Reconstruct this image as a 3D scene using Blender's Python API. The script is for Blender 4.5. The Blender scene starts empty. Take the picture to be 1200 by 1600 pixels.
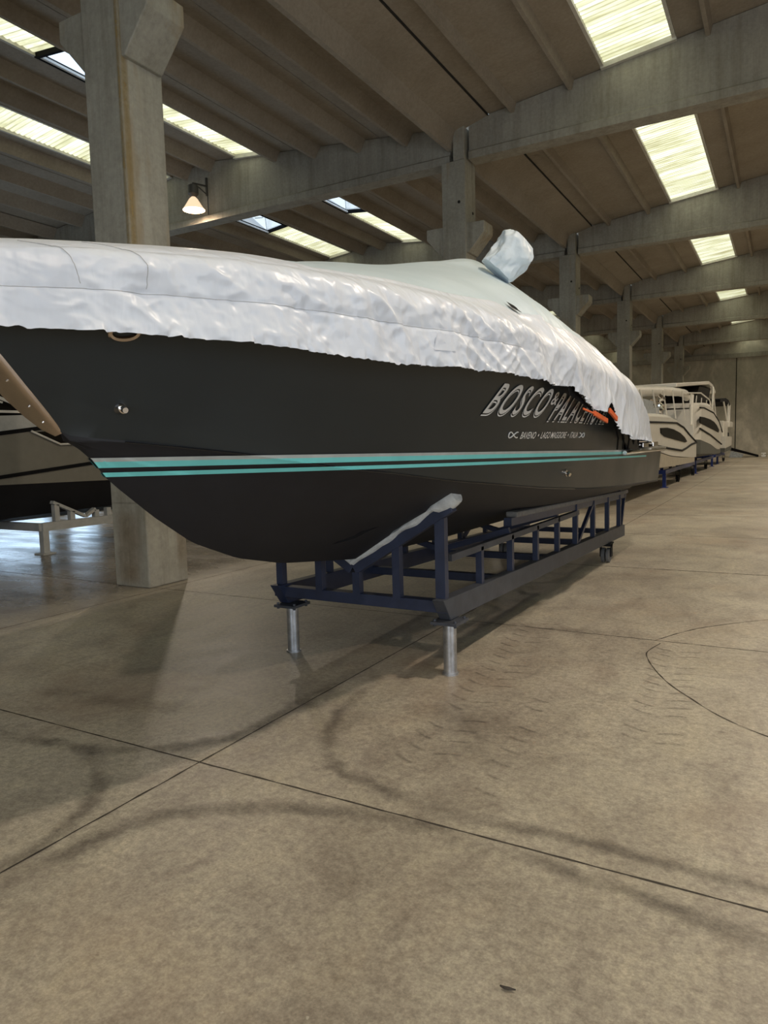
import bpy, bmesh, math, random
from mathutils import Vector, Matrix, noise

# ------------------------------------------------------------------ camera
sc = bpy.context.scene
COL = sc.collection
CAM_H = 1.65
yaw, pitch, roll = math.radians(29.6), math.radians(5.35), math.radians(-1.55)
fw = Vector((-math.sin(yaw)*math.cos(pitch), math.cos(yaw)*math.cos(pitch), -math.sin(pitch)))
rt = Vector((math.cos(yaw), math.sin(yaw), 0)); up = rt.cross(fw)
r_ = rt*math.cos(roll) + up*math.sin(roll); u_ = -rt*math.sin(roll) + up*math.cos(roll)
cam = bpy.data.cameras.new('camera'); camo = bpy.data.objects.new('camera', cam); COL.objects.link(camo)
M4 = Matrix.Identity(4)
for i in range(3):
    M4[i][0] = r_[i]; M4[i][1] = u_[i]; M4[i][2] = -fw[i]
M4[2][3] = CAM_H
camo.matrix_world = M4
cam.sensor_fit = 'VERTICAL'; cam.sensor_height = 36; cam.sensor_width = 27
cam.lens = 1109/1600*36; cam.clip_end = 300; cam.clip_start = .05
sc.camera = camo
sc.view_settings.view_transform = 'Standard'; sc.view_settings.look = 'None'
sc.view_settings.gamma = 1; sc.view_settings.use_curve_mapping = False
sc.view_settings.exposure = 0.0

# ------------------------------------------------------------------ world and light
W = bpy.data.worlds.new('sky'); sc.world = W; W.use_nodes = True
bgn = W.node_tree.nodes['Background']
bgn.inputs[0].default_value = (.62, .76, .92, 1); bgn.inputs[1].default_value = 1.6

def area(name, loc, rot, sx, sy, power, col):
    l = bpy.data.lights.new(name, 'AREA'); l.shape = 'RECTANGLE'; l.size = sx; l.size_y = sy
    l.energy = power; l.color = col
    o = bpy.data.objects.new(name, l); COL.objects.link(o); o.location = loc; o.rotation_euler = rot
    return o
R90 = math.pi/2
# daylight through the big doors: right side wall, wall behind the viewer, left side wall
area('daylight_right_door', (9.05, -1.0, 2.7), (0, R90, 0), 5.0, 9.0, 250, (.88, .93, 1.0))
area('daylight_rear_door', (1.0, -13.0, 2.7), (R90, 0, 0), 9.0, 5.0, 330, (.86, .92, 1.0))
area('daylight_left_door', (-22.75, 13.0, 2.3), (0, -R90, 0), 4.4, 10.0, 210, (.50, .74, 1.0))

# ------------------------------------------------------------------ helpers
def link(name, me, m=None, parent=None, loc=None):
    o = bpy.data.objects.new(name, me); COL.objects.link(o)
    if m is not None:
        if isinstance(m, (list, tuple)):
            for k in m: me.materials.append(k)
        else: me.materials.append(m)
    if parent is not None:
        o.parent = parent
        q = parent; off = Vector((0, 0, 0))
        while q is not None: off += Vector(q.location); q = q.parent
        o.location = -off
    return o
def thing(name, label, cat, loc=(0, 0, 0), group=None):
    o = bpy.data.objects.new(name, None); COL.objects.link(o); o.location = loc
    o.empty_display_size = .2
    return tag(o, label, cat, group)
def tag(o, label, cat, group=None):
    o['label'] = label; o['category'] = cat
    if group: o['group'] = group
    return o
def stru(o):
    o['kind'] = 'structure'; return o
def smooth(me, ang=None):
    for p in me.polygons: p.use_smooth = True
    if ang is not None:
        try: me.set_sharp_from_angle(angle=math.radians(ang))
        except Exception: pass

class MB:
    """collects shapes, in world coordinates, and links them as one mesh object"""
    def __init__(s): s.bm = bmesh.new()
    def box(s, a, b, mi=0):
        x0, y0, z0 = a; x1, y1, z1 = b
        vs = [s.bm.verts.new(p) for p in [(x0,y0,z0),(x1,y0,z0),(x1,y1,z0),(x0,y1,z0),(x0,y0,z1),(x1,y0,z1),(x1,y1,z1),(x0,y1,z1)]]
        for q in [(0,3,2,1),(4,5,6,7),(0,1,5,4),(1,2,6,5),(2,3,7,6),(3,0,4,7)]:
            s.bm.faces.new([vs[i] for i in q]).material_index = mi
        return s
    def bar(s, p, q, w, h, upv=(0, 0, 1)):
        """rectangular bar from p to q, w across, h along upv"""
        p = Vector(p); q = Vector(q); d = (q-p).normalized(); u = Vector(upv)
        sd = d.cross(u)
        if sd.length < 1e-4: sd = d.cross(Vector((0, 1, 0)))
        sd.normalize(); u = sd.cross(d).normalized()
        vs = []
        for c in (p, q):
            for a, b in ((-1,-1),(1,-1),(1,1),(-1,1)): vs.append(s.bm.verts.new(c + sd*a*w/2 + u*b*h/2))
        for f in [(0,3,2,1),(4,5,6,7),(0,1,5,4),(1,2,6,5),(2,3,7,6),(3,0,4,7)]: s.bm.faces.new([vs[i] for i in f])
        return s
    def tube(s, pts, r, n=12, cap=True):
        pts = [Vector(p) for p in pts]; rings = []
        rr = r if isinstance(r, (list, tuple)) else [r]*len(pts)
        for i, p in enumerate(pts):
            d = (pts[min(i+1, len(pts)-1)] - pts[max(i-1, 0)]).normalized()
            a = d.cross(Vector((0, 0, 1)))
            if a.length < 1e-3: a = d.cross(Vector((1, 0, 0)))
            a.normalize(); b = d.cross(a)
            rings.append([s.bm.verts.new(p + (a*math.cos(t*2*math.pi/n) + b*math.sin(t*2*math.pi/n))*rr[i]) for t in range(n)])
        for i in range(len(rings)-1):
            for t in range(n):
                s.bm.faces.new([rings[i][t], rings[i][(t+1) % n], rings[i+1][(t+1) % n], rings[i+1][t]])
        if cap:
            s.bm.faces.new(rings[0][::-1]); s.bm.faces.new(rings[-1])
        return s
    def prism(s, poly, axis, a, b):
        """polygon in the two other axes extruded along axis from a to b"""
        def P(u, v, w):
            return {'x': (w, u, v), 'y': (u, w, v), 'z': (u, v, w)}[axis]
        A = [s.bm.verts.new(P(u, v, a)) for u, v in poly]; B = [s.bm.verts.new(P(u, v, b)) for u, v in poly]
        n = len(poly)
        s.bm.faces.new(A[::-1]); s.bm.faces.new(B)
        for i in range(n): s.bm.faces.new([A[i], A[(i+1) % n], B[(i+1) % n], B[i]])
        return s
    def grid(s, rows, mi=0, close=False):
        V = [[s.bm.verts.new(p) for p in r] for r in rows]
        for i in range(len(V)-1):
            m = len(V[i])
            for j in range(m if close else m-1):
                s.bm.faces.new([V[i][j], V[i][(j+1) % m], V[i+1][(j+1) % m], V[i+1][j]]).material_index = mi
        return s
    def fan(s, poly, mi=0):
        s.bm.faces.new([s.bm.verts.new(p) for p in poly]).material_index = mi; return s
    def build(s, name, m, parent=None, sm=False, ang=40, bevel=0, normals=True, weld=False):
        if weld: bmesh.ops.remove_doubles(s.bm, verts=s.bm.verts, dist=1e-4)
        if normals: bmesh.ops.recalc_face_normals(s.bm, faces=s.bm.faces)
        me = bpy.data.meshes.new(name); s.bm.to_mesh(me); s.bm.free()
        if sm: smooth(me, ang)
        o = link(name, me, m, parent)
        if bevel:
            b = o.modifiers.new('bevel', 'BEVEL'); b.width = bevel; b.segments = 2; b.limit_method = 'ANGLE'
        return o

def lerp(x, pts):
    if x <= pts[0][0]: return pts[0][1]
    for (a, b), (c, d) in zip(pts, pts[1:]):
        if x <= c: return b + (d-b)*(x-a)/(c-a)
    return pts[-1][1]
def slerp(x, pts):
    """smooth (monotone-ish cubic) interpolation"""
    n = len(pts)
    if x <= pts[0][0]: return pts[0][1]
    if x >= pts[-1][0]: return pts[-1][1]
    i = max(k for k in range(n-1) if pts[k][0] <= x)
    def sl(k):
        if k <= 0: return (pts[1][1]-pts[0][1])/(pts[1][0]-pts[0][0])
        if k >= n-1: return (pts[-1][1]-pts[-2][1])/(pts[-1][0]-pts[-2][0])
        a = (pts[k][1]-pts[k-1][1])/(pts[k][0]-pts[k-1][0]); b = (pts[k+1][1]-pts[k][1])/(pts[k+1][0]-pts[k][0])
        return 0 if a*b < 0 else 2*a*b/(a+b) if abs(a+b) > 1e-9 else 0
    h = pts[i+1][0]-pts[i][0]; t = (x-pts[i][0])/h
    return ((1+2*t)*(1-t)**2*pts[i][1] + t*(1-t)**2*h*sl(i) + t*t*(3-2*t)*pts[i+1][1] + t*t*(t-1)*h*sl(i+1))

# ------------------------------------------------------------------ materials
class NT:
    def __init__(s, name):
        s.m = bpy.data.materials.new(name); s.m.use_nodes = True; s.t = s.m.node_tree
        s.b = s.t.nodes['Principled BSDF']
        s.tc = s.t.nodes.new('ShaderNodeTexCoord')
    def n(s, ty, **k):
        o = s.t.nodes.new(ty)
        for a, v in k.items(): setattr(o, a, v)
        return o
    def l(s, a, b): s.t.links.new(a, b)
    def map(s, scale=(1, 1, 1), src='Object'):
        m = s.n('ShaderNodeMapping'); m.inputs['Scale'].default_value = scale
        s.l(s.tc.outputs[src], m.inputs[0]); return m.outputs[0]
    def noise(s, v, sc, det=4, rough=.6, dist=0):
        o = s.n('ShaderNodeTexNoise'); s.l(v, o.inputs['Vector'])
        o.inputs['Scale'].default_value = sc; o.inputs['Detail'].default_value = det
        o.inputs['Roughness'].default_value = rough; o.inputs['Distortion'].default_value = dist
        return o.outputs[0]
    def ramp(s, f, stops):
        o = s.n('ShaderNodeValToRGB'); s.l(f, o.inputs[0]); e = o.color_ramp.elements
        while len(e) < len(stops): e.new(.5)
        for k, (p, c) in enumerate(stops):
            e[k].position = p; e[k].color = (*c, 1) if len(c) == 3 else c
        return o.outputs[0]
    def mix(s, f, a, b, mode='MIX'):
        o = s.n('ShaderNodeMix', data_type='RGBA', blend_type=mode)
        for i, v in ((0, f), (6, a), (7, b)):
            if isinstance(v, (int, float)): o.inputs[i].default_value = v
            elif isinstance(v, tuple): o.inputs[i].default_value = (*v, 1)
            else: s.l(v, o.inputs[i])
        return o.outputs[2]
    def bump(s, h, st=.3, d=.02):
        o = s.n('ShaderNodeBump'); o.inputs['Strength'].default_value = st; o.inputs['Distance'].default_value = d
        s.l(h, o.inputs['Height']); s.l(o.outputs[0], s.b.inputs['Normal']); return o
    def setb(s, **k):
        for a, v in k.items():
            nm = {'base': 'Base Color', 'rough': 'Roughness', 'metal': 'Metallic', 'spec': 'Specular IOR Level', 'coat': 'Coat Weight'}[a]
            if isinstance(v, tuple): s.b.inputs[nm].default_value = (*v, 1)
            elif isinstance(v, (int, float)): s.b.inputs[nm].default_value = v
            else: s.l(v, s.b.inputs[nm])
        return s

def plain(name, c, rough=.5, metal=0, spec=.5, var=.12, vs=6, bump=0):
    t = NT(name); v = t.map()
    f = t.noise(v, vs, 4)
    a = tuple(x*(1-var) for x in c); b = tuple(min(1, x*(1+var)) for x in c)
    t.setb(base=t.ramp(f, [(.3, a), (.7, b)]), rough=rough, metal=metal, spec=spec)
    if bump: t.bump(t.noise(v, vs*6, 3), bump, .01)
    return t.m
def emit(name, c, s):
    m = bpy.data.materials.new(name); m.use_nodes = True; b = m.node_tree.nodes['Principled BSDF']
    b.inputs['Base Color'].default_value = (*c, 1); b.inputs['Emission Color'].default_value = (*c, 1)
    b.inputs['Emission Strength'].default_value = s; return m

def concrete(name, c1, c2, streak=True, rust=0):
    t = NT(name); v = t.map((1, 1, 1)); vz = t.map((3.2, 3.2, .25))
    big = t.noise(v, .7, 5, .65); fine = t.noise(v, 14, 5, .7)
    col = t.ramp(big, [(.3, c1), (.7, c2)])
    col = t.mix(.35, col, t.ramp(fine, [(.3, (.55, .55, .55)), (.7, (1.25, 1.25, 1.25))]), 'MULTIPLY')
    if streak:
        s_ = t.noise(vz, 1.6, 5, .7)
        col = t.mix(.55, col, t.ramp(s_, [(.33, (.62, .60, .55)), (.55, (1, 1, 1)), (.8, (1.12, 1.1, 1.04))]), 'MULTIPLY')
    if rust:
        s2 = t.noise(t.map((2, 2, .35)), 1.1, 4, .6)
        k = t.ramp(s2, [(.56, (0, 0, 0)), (.74, (rust, rust, rust))])
        col = t.mix(k, col, (.30, .20, .08))
    t.setb(base=col, rough=.82, spec=.3)
    t.bump(fine, .25, .01)
    return t.m
M = {}
M['concrete'] = concrete('weathered concrete', (.31, .29, .245), (.41, .39, .335))
M['column'] = concrete('column concrete', (.30, .285, .24), (.42, .405, .35), rust=.6)
M['roof'] = concrete('roof concrete', (.29, .25, .20), (.38, .335, .275), streak=False)
t = NT('wall panel concrete'); v = t.map((1, 1, .6)); a = t.noise(v, .5, 6, .65, .5); b = t.noise(v, 5, 4, .7)
col = t.ramp(a, [(.3, (.36, .34, .28)), (.5, (.46, .43, .36)), (.62, (.62, .58, .49)), (.8, (.66, .62, .53))])
t.setb(base=t.mix(.3, col, t.ramp(b, [(.3, (.7, .7, .7)), (.7, (1.2, 1.2, 1.2))]), 'MULTIPLY'), rough=.85); M['wallc'] = t.m
M['dark_gap'] = plain('dark joint', (.02, .018, .015), .9)

# floor slab: beige power-floated concrete with blotches and polish
t = NT('worn concrete floor'); v = t.map()
a = t.noise(v, .42, 6, .62, .6); b = t.noise(v, 2.4, 8, .74, .7); c = t.noise(v, 26, 6, .75); d = t.noise(v, 90, 3, .7)
sw = t.noise(t.map((1.3, .6, 1)), 1.6, 8, .72, 1.3)
col = t.ramp(a, [(.28, (.285, .245, .195)), (.5, (.385, .345, .275)), (.72, (.48, .44, .36))])
col = t.mix(.75, col, t.ramp(b, [(.32, (.68, .65, .64)), (.5, (1, 1, 1)), (.66, (1.14, 1.15, 1.10))]), 'MULTIPLY')
col = t.mix(.65, col, t.ramp(sw, [(.34, (.70, .67, .68)), (.5, (1, 1, 1)), (.7, (1.14, 1.12, 1.06))]), 'MULTIPLY')
col = t.mix(.6, col, t.ramp(c, [(.38, (.62, .60, .60)), (.62, (1.3, 1.3, 1.28))]), 'MULTIPLY')
col = t.mix(.35, col, t.ramp(d, [(.38, (.6, .6, .6)), (.62, (1.35, 1.35, 1.35))]), 'MULTIPLY')
col = t.mix(t.ramp(t.noise(v, 38, 2, .5), [(.73, (0, 0, 0)), (.77, (.5, .5, .5))]), col, (.62, .57, .47))
col = t.mix(t.ramp(t.noise(v, 13, 3, .6), [(.24, (.45, .45, .45)), (.31, (0, 0, 0))]), col, (.12, .10, .08))
# left bay mask, for the shade painted there; rust-brown tint in blotches
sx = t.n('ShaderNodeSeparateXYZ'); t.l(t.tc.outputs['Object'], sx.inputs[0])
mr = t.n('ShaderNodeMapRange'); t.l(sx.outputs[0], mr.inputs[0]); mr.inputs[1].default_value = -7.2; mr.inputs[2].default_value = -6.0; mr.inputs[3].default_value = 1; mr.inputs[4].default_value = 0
col = t.mix(t.ramp(t.noise(v, .55, 3), [(.52, (0, 0, 0)), (.75, (.45, .45, .45))]), col, (.30, .20, .13))
rg = t.ramp(b, [(.3, (.36, .36, .36)), (.7, (.55, .55, .55))])
rg2 = t.ramp(t.noise(t.map((.5, 1.6, 1)), 1.2, 5), [(.3, (.14, .14, .14)), (.7, (.36, .36, .36))])
t.setb(base=t.mix(mr.outputs[0], col, t.mix(1.0, col, (.55, .55, .58), 'MULTIPLY')), rough=t.mix(mr.outputs[0], rg, rg2), spec=.45)  # left bay base darkened to paint in its lack of light; also glossier
t.bump(t.noise(v, 9, 6, .75), .16, .006)
M['floor'] = t.m
M['joint'] = plain('joint grime', (.055, .045, .035), .9, var=.4, vs=20)
def markmat(name, col, lo, hi, amt, sc=6):
    t = NT(name); v = t.map(); t.setb(base=col, rough=.6)
    uv = t.n('ShaderNodeAttribute', attribute_name='edge')      # 0 at the border of the mark, 1 in the middle
    f = t.noise(v, sc, 5, .7, .5)
    r1 = t.ramp(f, [(lo, (0, 0, 0)), (hi, (1, 1, 1))])
    m1 = t.n('ShaderNodeMath', operation='MULTIPLY'); t.l(r1, m1.inputs[0]); t.l(uv.outputs['Fac'], m1.inputs[1])
    m2 = t.n('ShaderNodeMath', operation='MULTIPLY'); t.l(m1.outputs[0], m2.inputs[0]); m2.inputs[1].default_value = amt
    t.l(m2.outputs[0], t.b.inputs['Alpha']); return t.m
M['tyre'] = markmat('rubber scuff', (.10, .08, .07), .25, .75, .60, 4)
M['tread'] = markmat('faint tread print', (.12, .10, .085), .2, .7, .42, 9)
M['damp'] = markmat('damp floor grime', (.15, .12, .10), .35, .8, .4, 2.2)
M['rust'] = markmat('rust streak', (.36, .25, .09), .15, .65, .75, 3)
M['rustb'] = markmat('brown damp stain', (.30, .20, .11), .25, .75, .6, 3)
M['chalk'] = markmat('pale filler', (.62, .55, .45), .3, .6, .8, 12)

# translucent corrugated skylight sheet, lit by the sky above it
def skysheet(name, strength, base=(.93, .96, .62)):
    t = NT(name); v = t.map(); vy = t.map((.10, 1, 1))
    f = t.noise(vy, 3.0, 5, .7, .3); g = t.noise(v, 1.2, 4, .6)
    w = t.n('ShaderNodeTexWave', bands_direction='Y'); t.l(t.tc.outputs['Object'], w.inputs[0]); w.inputs['Scale'].default_value = 2.24
    w.inputs['Distortion'].default_value = .25
    col = t.ramp(f, [(.30, (.34, .33, .18)), (.42, (.50, .50, .33)), (.54, (.72, .74, .56)), (.70, (1, 1, .88))])
    col = t.mix(.75, col, t.ramp(w.outputs[0], [(.0, (.35, .35, .30)), (.35, (1, 1, 1))]), 'MULTIPLY')
    col = t.mix(.4, col, t.ramp(g, [(.3, (.7, .72, .5)), (.6, (1, 1, 1))]), 'MULTIPLY')
    t.setb(base=(.4, .4, .3), rough=.6)
    t.l(col, t.b.inputs['Emission Color']); t.b.inputs['Emission Strength'].default_value = strength
    return t.m
M['sky'] = skysheet('backlit corrugated sheet', 1.75)
M['skyframe'] = plain('pale skylight kerb', (.62, .60, .54), .6)
t = NT('clear dome'); t.setb(base=(.9, .97, 1.0), rough=.05); t.b.inputs['Transmission Weight'].default_value = .9
t.l(t.n('ShaderNodeRGB').outputs[0], t.b.inputs['Emission Color']); t.t.nodes['RGB'].outputs[0].default_value = (.72, .86, 1, 1)
t.b.inputs['Emission Strength'].default_value = .55; M['dome'] = t.m
M['whiteframe'] = plain('white frame', (.8, .82, .82), .5)

# hull paint, cover cloth, metals
t = NT('dark satin hull paint'); v = t.map(); f = t.noise(v, 1.3, 4)
t.setb(base=t.ramp(f, [(.3, (.012, .017, .020)), (.7, (.018, .024, .027))]), rough=t.ramp(f, [(.3, (.33, .33, .33)), (.7, (.42, .42, .42))]), spec=.5)
t.bump(t.noise(v, 2.2, 2), .05, .02); M['hull'] = t.m
M['bottom'] = plain('matt black antifouling', (.012, .012, .015), .55, spec=.35)
def creased(name, c0, c1, rough, st, dist, sc=(1, 1, 1), s1=3.0):
    t = NT(name); v = t.map(sc)
    n1 = t.n('ShaderNodeTexNoise', noise_type='RIDGED_MULTIFRACTAL'); t.l(v, n1.inputs['Vector'])
    n1.inputs['Scale'].default_value = s1; n1.inputs['Detail'].default_value = 2.2; n1.inputs['Roughness'].default_value = .45; n1.inputs['Distortion'].default_value = .25
    n2 = t.noise(v, s1*2.6, 2, .5)
    n3 = t.n('ShaderNodeTexVoronoi', feature='F1', distance='EUCLIDEAN'); t.l(v, n3.inputs['Vector']); n3.inputs['Scale'].default_value = s1*2.1
    a1 = t.n('ShaderNodeMath', operation='MULTIPLY_ADD'); t.l(n1.outputs[0], a1.inputs[0]); a1.inputs[1].default_value = .30; t.l(n2, a1.inputs[2])
    a2 = t.n('ShaderNodeMath', operation='MULTIPLY_ADD'); t.l(n3.outputs[0], a2.inputs[0]); a2.inputs[1].default_value = .55; t.l(a1.outputs[0], a2.inputs[2])
    t.setb(base=t.ramp(t.noise(t.map(), 2.0, 3), [(.3, c0), (.7, c1)]), rough=rough, spec=.5)
    t.bump(a2.outputs[0], st, dist); return t.m
M['cloth'] = creased('white boat cover cloth', (.66, .70, .78), (.73, .77, .84), .36, .42, .03, (1, 1.9, .6))
M['canopy'] = creased('pale blue canopy cloth', (.55, .66, .72), (.61, .71, .77), .45, .18, .03, (1, .7, .7), 2.0)
M['bag'] = creased('blue grey bag cloth', (.60, .68, .75), (.68, .75, .81), .38, .4, .02, (1, 1, 1), 6)
M['thread'] = plain('grey stitching', (.42, .42, .43), .7)
M['teal'] = plain('teal stripe vinyl', (.17, .62, .61), .4, var=.05)
M['silverline'] = plain('silver stripe vinyl', (.42, .45, .44), .35, var=.12)
M['letter'] = plain('silver lettering', (.62, .61, .58), .4, var=.08, vs=20)
M['letterwhite'] = plain('pale lettering outline', (.80, .79, .76), .4, var=.04)
M['chrome'] = plain('polished stainless', (.72, .68, .64), .12, 1, var=.05)
M['stem'] = plain('brushed stainless', (.52, .43, .36), .22, 1, var=.08)
M['galv'] = plain('galvanised steel', (.50, .51, .53), .38, .85, var=.25, vs=14)
M['navy'] = plain('navy painted steel', (.022, .030, .062), .42, var=.2, vs=8)
M['rail'] = plain('grey blue painted steel', (.050, .055, .068), .5, var=.2, vs=8)
M['pad'] = plain('white wrapped padding', (.52, .53, .52), .7, var=.2, vs=14, bump=.6)
M['carpet'] = plain('grey bunk carpet', (.17, .16, .145), .95, var=.2, vs=20)
M['rubber'] = plain('black rubber', (.015, .015, .016), .8, spec=.2)
M['wheel'] = plain('grey caster wheel', (.13, .13, .13), .6)
M['orange'] = plain('orange webbing', (.75, .13, .03), .5)
M['black'] = plain('black webbing', (.008, .008, .009), .8, spec=.12)
M['gloss'] = plain('black gloss', (.012, .013, .015), .1)
M['gel'] = plain('white gelcoat', (.74, .72, .66), .22, var=.04)
M['geltan'] = plain('cream bottom paint', (.42, .38, .30), .5, var=.1)
M['gelgrey'] = plain('grey hull paint', (.20, .19, .16), .35, var=.06)
M['greybot'] = plain('grey antifouling', (.10, .105, .095), .6)
M['blue'] = plain('bright blue painted steel', (.012, .035, .20), .4, var=.15)
M['steelw'] = plain('white painted steel', (.42, .42, .40), .5, var=.12)
M['glassd'] = plain('dark tinted glass', (.008, .007, .006), .5, spec=.08)
M['greyplas'] = plain('grey plastic', (.33, .36, .38), .5, var=.3, vs=9)
M['lampmetal'] = plain('lamp metal', (.06, .055, .05), .5)
M['lamp'] = emit('lamp glow', (1, .78, .55), 30)
M['shade'] = emit('glowing acrylic shade', (1, .72, .48), .9)
M['beige'] = plain('grey wood', (.30, .27, .22), .8)

# ------------------------------------------------------------------ hall
ROWX = (-7.27, -6.67)          # main column row
LROW = (-23.1, -22.5)
BAYS = [6.28 + 10.03*k for k in range(-2, 6)]      # column / beam centres along Y
Y0, Y1 = -13.6, 65.6
XR = 9.3; XL = -23.3
def deck(x):
    if x > -6.97: d = min(x+6.67, 15.2-(x+6.67)); return 9.1+.118*max(d, 0)
    d = -7.27-x; d = min(d, 15.2-d); return 9.1+.11*max(d, 0)

mb = MB(); mb.box((XL-6, Y0-1, -.3), (XR+6, Y1+1, 0)); floor = stru(mb.build('floor', M['floor']))
def ribbon(pts, w, z, jitter=.0, seed=0, taper=False):
    """flat strip along a polyline, with an 'edge' attribute that fades towards its border"""
    rnd = random.Random(seed); rows = []; P = [Vector((*p, 0)) for p in pts]; S = []
    for a_, b_ in zip(P, P[1:]):
        n = max(2, int((b_-a_).length/.06))
        for k in range(n): S.append(a_.lerp(b_, k/n))
    S.append(P[-1])
    n = len(S)
    for k, p in enumerate(S):
        d = (S[min(k+1, n-1)]-S[max(k-1, 0)]).normalized(); s_ = Vector((-d.y, d.x, 0))
        ww = w*(1+jitter*noise.noise(p*9+Vector((seed, 0, 0)))); c = p + s_*jitter*.35*w*noise.noise(p*6+Vector((0, seed, 0)))
        if taper: ww *= min(1, 6*k/n, 6*(n-1-k)/n) + .02
        rows.append([(c + s_*ww*q) + Vector((0, 0, z)) for q in (-.5, -.25, 0, .25, .5)])
    return rows
def mark(name, segs, w, m, z=.002, jitter=.5, seed=0, label=None):
    b = MB(); vals = []
    for i, s_ in enumerate(segs):
        c = ribbon(s_, w, z, jitter, seed+i); n = len(c)
        rows = []
        for k, r in enumerate(c):
            a_, e_ = r[0], r[-1]; rows.append([a_.lerp(e_, q/8) for q in range(9)])
            fe = min(1, k/max(1, n*.18), (n-1-k)/max(1, n*.18))
            vals += [fe*(math.sin(math.pi*q/8)**1.5) for q in range(9)]
        b.grid(rows)
    o = b.build(name, m, floor, normals=False)
    if name == 'tread_print': o['kind'] = 'stuff'
    at = o.data.attributes.new('edge', 'FLOAT', 'POINT')
    for k, _ in enumerate(o.data.vertices): at.data[k].value = vals[k]
    if label: o['label'] = label
    return o
def curve2(pts, n=10):
    out = []
    for i in range(len(pts)-1):
        p0 = pts[max(i-1, 0)]; p1 = pts[i]; p2 = pts[i+1]; p3 = pts[min(i+2, len(pts)-1)]
        for k in range(n):
            t_ = k/n
            out.append(tuple(.5*((2*p1[j])+(-p0[j]+p2[j])*t_+(2*p0[j]-5*p1[j]+4*p2[j]-p3[j])*t_*t_+(-p0[j]+3*p1[j]-3*p2[j]+p3[j])*t_**3) for j in (0, 1)))
    out.append(pts[-1]); return out
# cut joints in the slab
for k, yj in enumerate((-.7, 2.66, 6.03, 9.4, 12.8, 16.2, 19.5, 26.2, 33, 40, 50)):
    b = MB(); b.grid(ribbon([(XL, yj), (XR, yj)],   .010 if yj < 7 else .02, .001, .9, k)); b.build('expansion_joint', M['joint'], floor)
for k, xj in enumerate((-14.5, -10.5, -6.52, -2.68, 1.2, 5.0)):
    b = MB(); b.grid(ribbon([(xj, Y0), (xj, Y1)], .010, .0013, .9, 30+k)); b.build('expansion_joint', M['joint'], floor)

# walls
def wall_panels(name, box_, joints=(), axis='x'):
    w = MB(); w.box(*box_); o = stru(w.build(name, M['wallc'])); return o
wf = wall_panels('wall_far', ((XL-.2, 65.6, 0), (XR+.2, 65.85, 11)))
b = MB()
for xj in (-20.7, -16.3, -12.0, -7.9, -3.72, .5, 4.7): b.box((xj-.03, 65.57, 0), (xj+.03, 65.61, 8.0))
b.build('panel_joint', M['dark_gap'], wf)
b = MB(); b.box((XL, 65.3, 8.0), (XR, 65.6, 8.35)); b.build('wall_beam', M['concrete'], wf)
wl = MB()
wl.box((XL-.25, Y0, 0), (XL, 7.8, 11)).box((XL-.25, 18.2, 0), (XL, Y1, 11)).box((XL-.25, 7.8, 4.6), (XL, 18.2, 11))
wl = stru(wl.build('wall_left', M['wallc']))
wr = MB(); wr.box((XR, Y0, 0), (XR+.25, -5.6, 11)).box((XR, 3.6, 0), (XR+.25, Y1, 11)).box((XR, -5.6, 5.3), (XR+.25, 3.6, 11))
stru(wr.build('wall_right', M['wallc']))
wn = MB(); wn.box((XL, Y0-.25, 0), (-3.6, Y0, 11)).box((5.6, Y0-.25, 0), (XR, Y0, 11)).box((-3.6, Y0-.25, 5.3), (5.6, Y0, 11))
stru(wn.build('wall_near', M['wallc']))

# ---- roof: slabs in strips between the skylights, per bay, with their ribs
sky_right = [(-3.56, -2.15), (4.05, 5.46)]
sky_left = [(-13.62, -12.64), (-17.13, -16.15)]
panel_strips = [  # (x0, x1, rib centres, rib depth, slope width)
    (-6.13, -3.60, (-5.55, -4.25), .19, .035), (-2.11, 1.0, (-1.53, -.15), .19, .035), (1.02, 4.03, (2.05, 3.4), .19, .035),
    (5.5, 8.0, (6.2, 7.4), .19, .035), (8.02, XR, (8.6,), .3, .1),
    (-9.0, -7.62, (-8.28,), .30, .20), (-11.6, -9.02, (-9.62, -10.99), .30, .20), (-12.60, -11.62, (-12.28,), .26, .14),
    (-16.11, -13.66, (-14.62, -15.55), .30, .20), (-18.2, -17.17, (-17.62,), .26, .14), (-20.8, -18.22, (-18.95, -20.3), .30, .20),
    (XL, -20.82, (-21.75,), .30, .20)]
ceil = MB(); ceil.box((XL, Y0, 10.6), (XR, Y1, 10.7)); 
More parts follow.
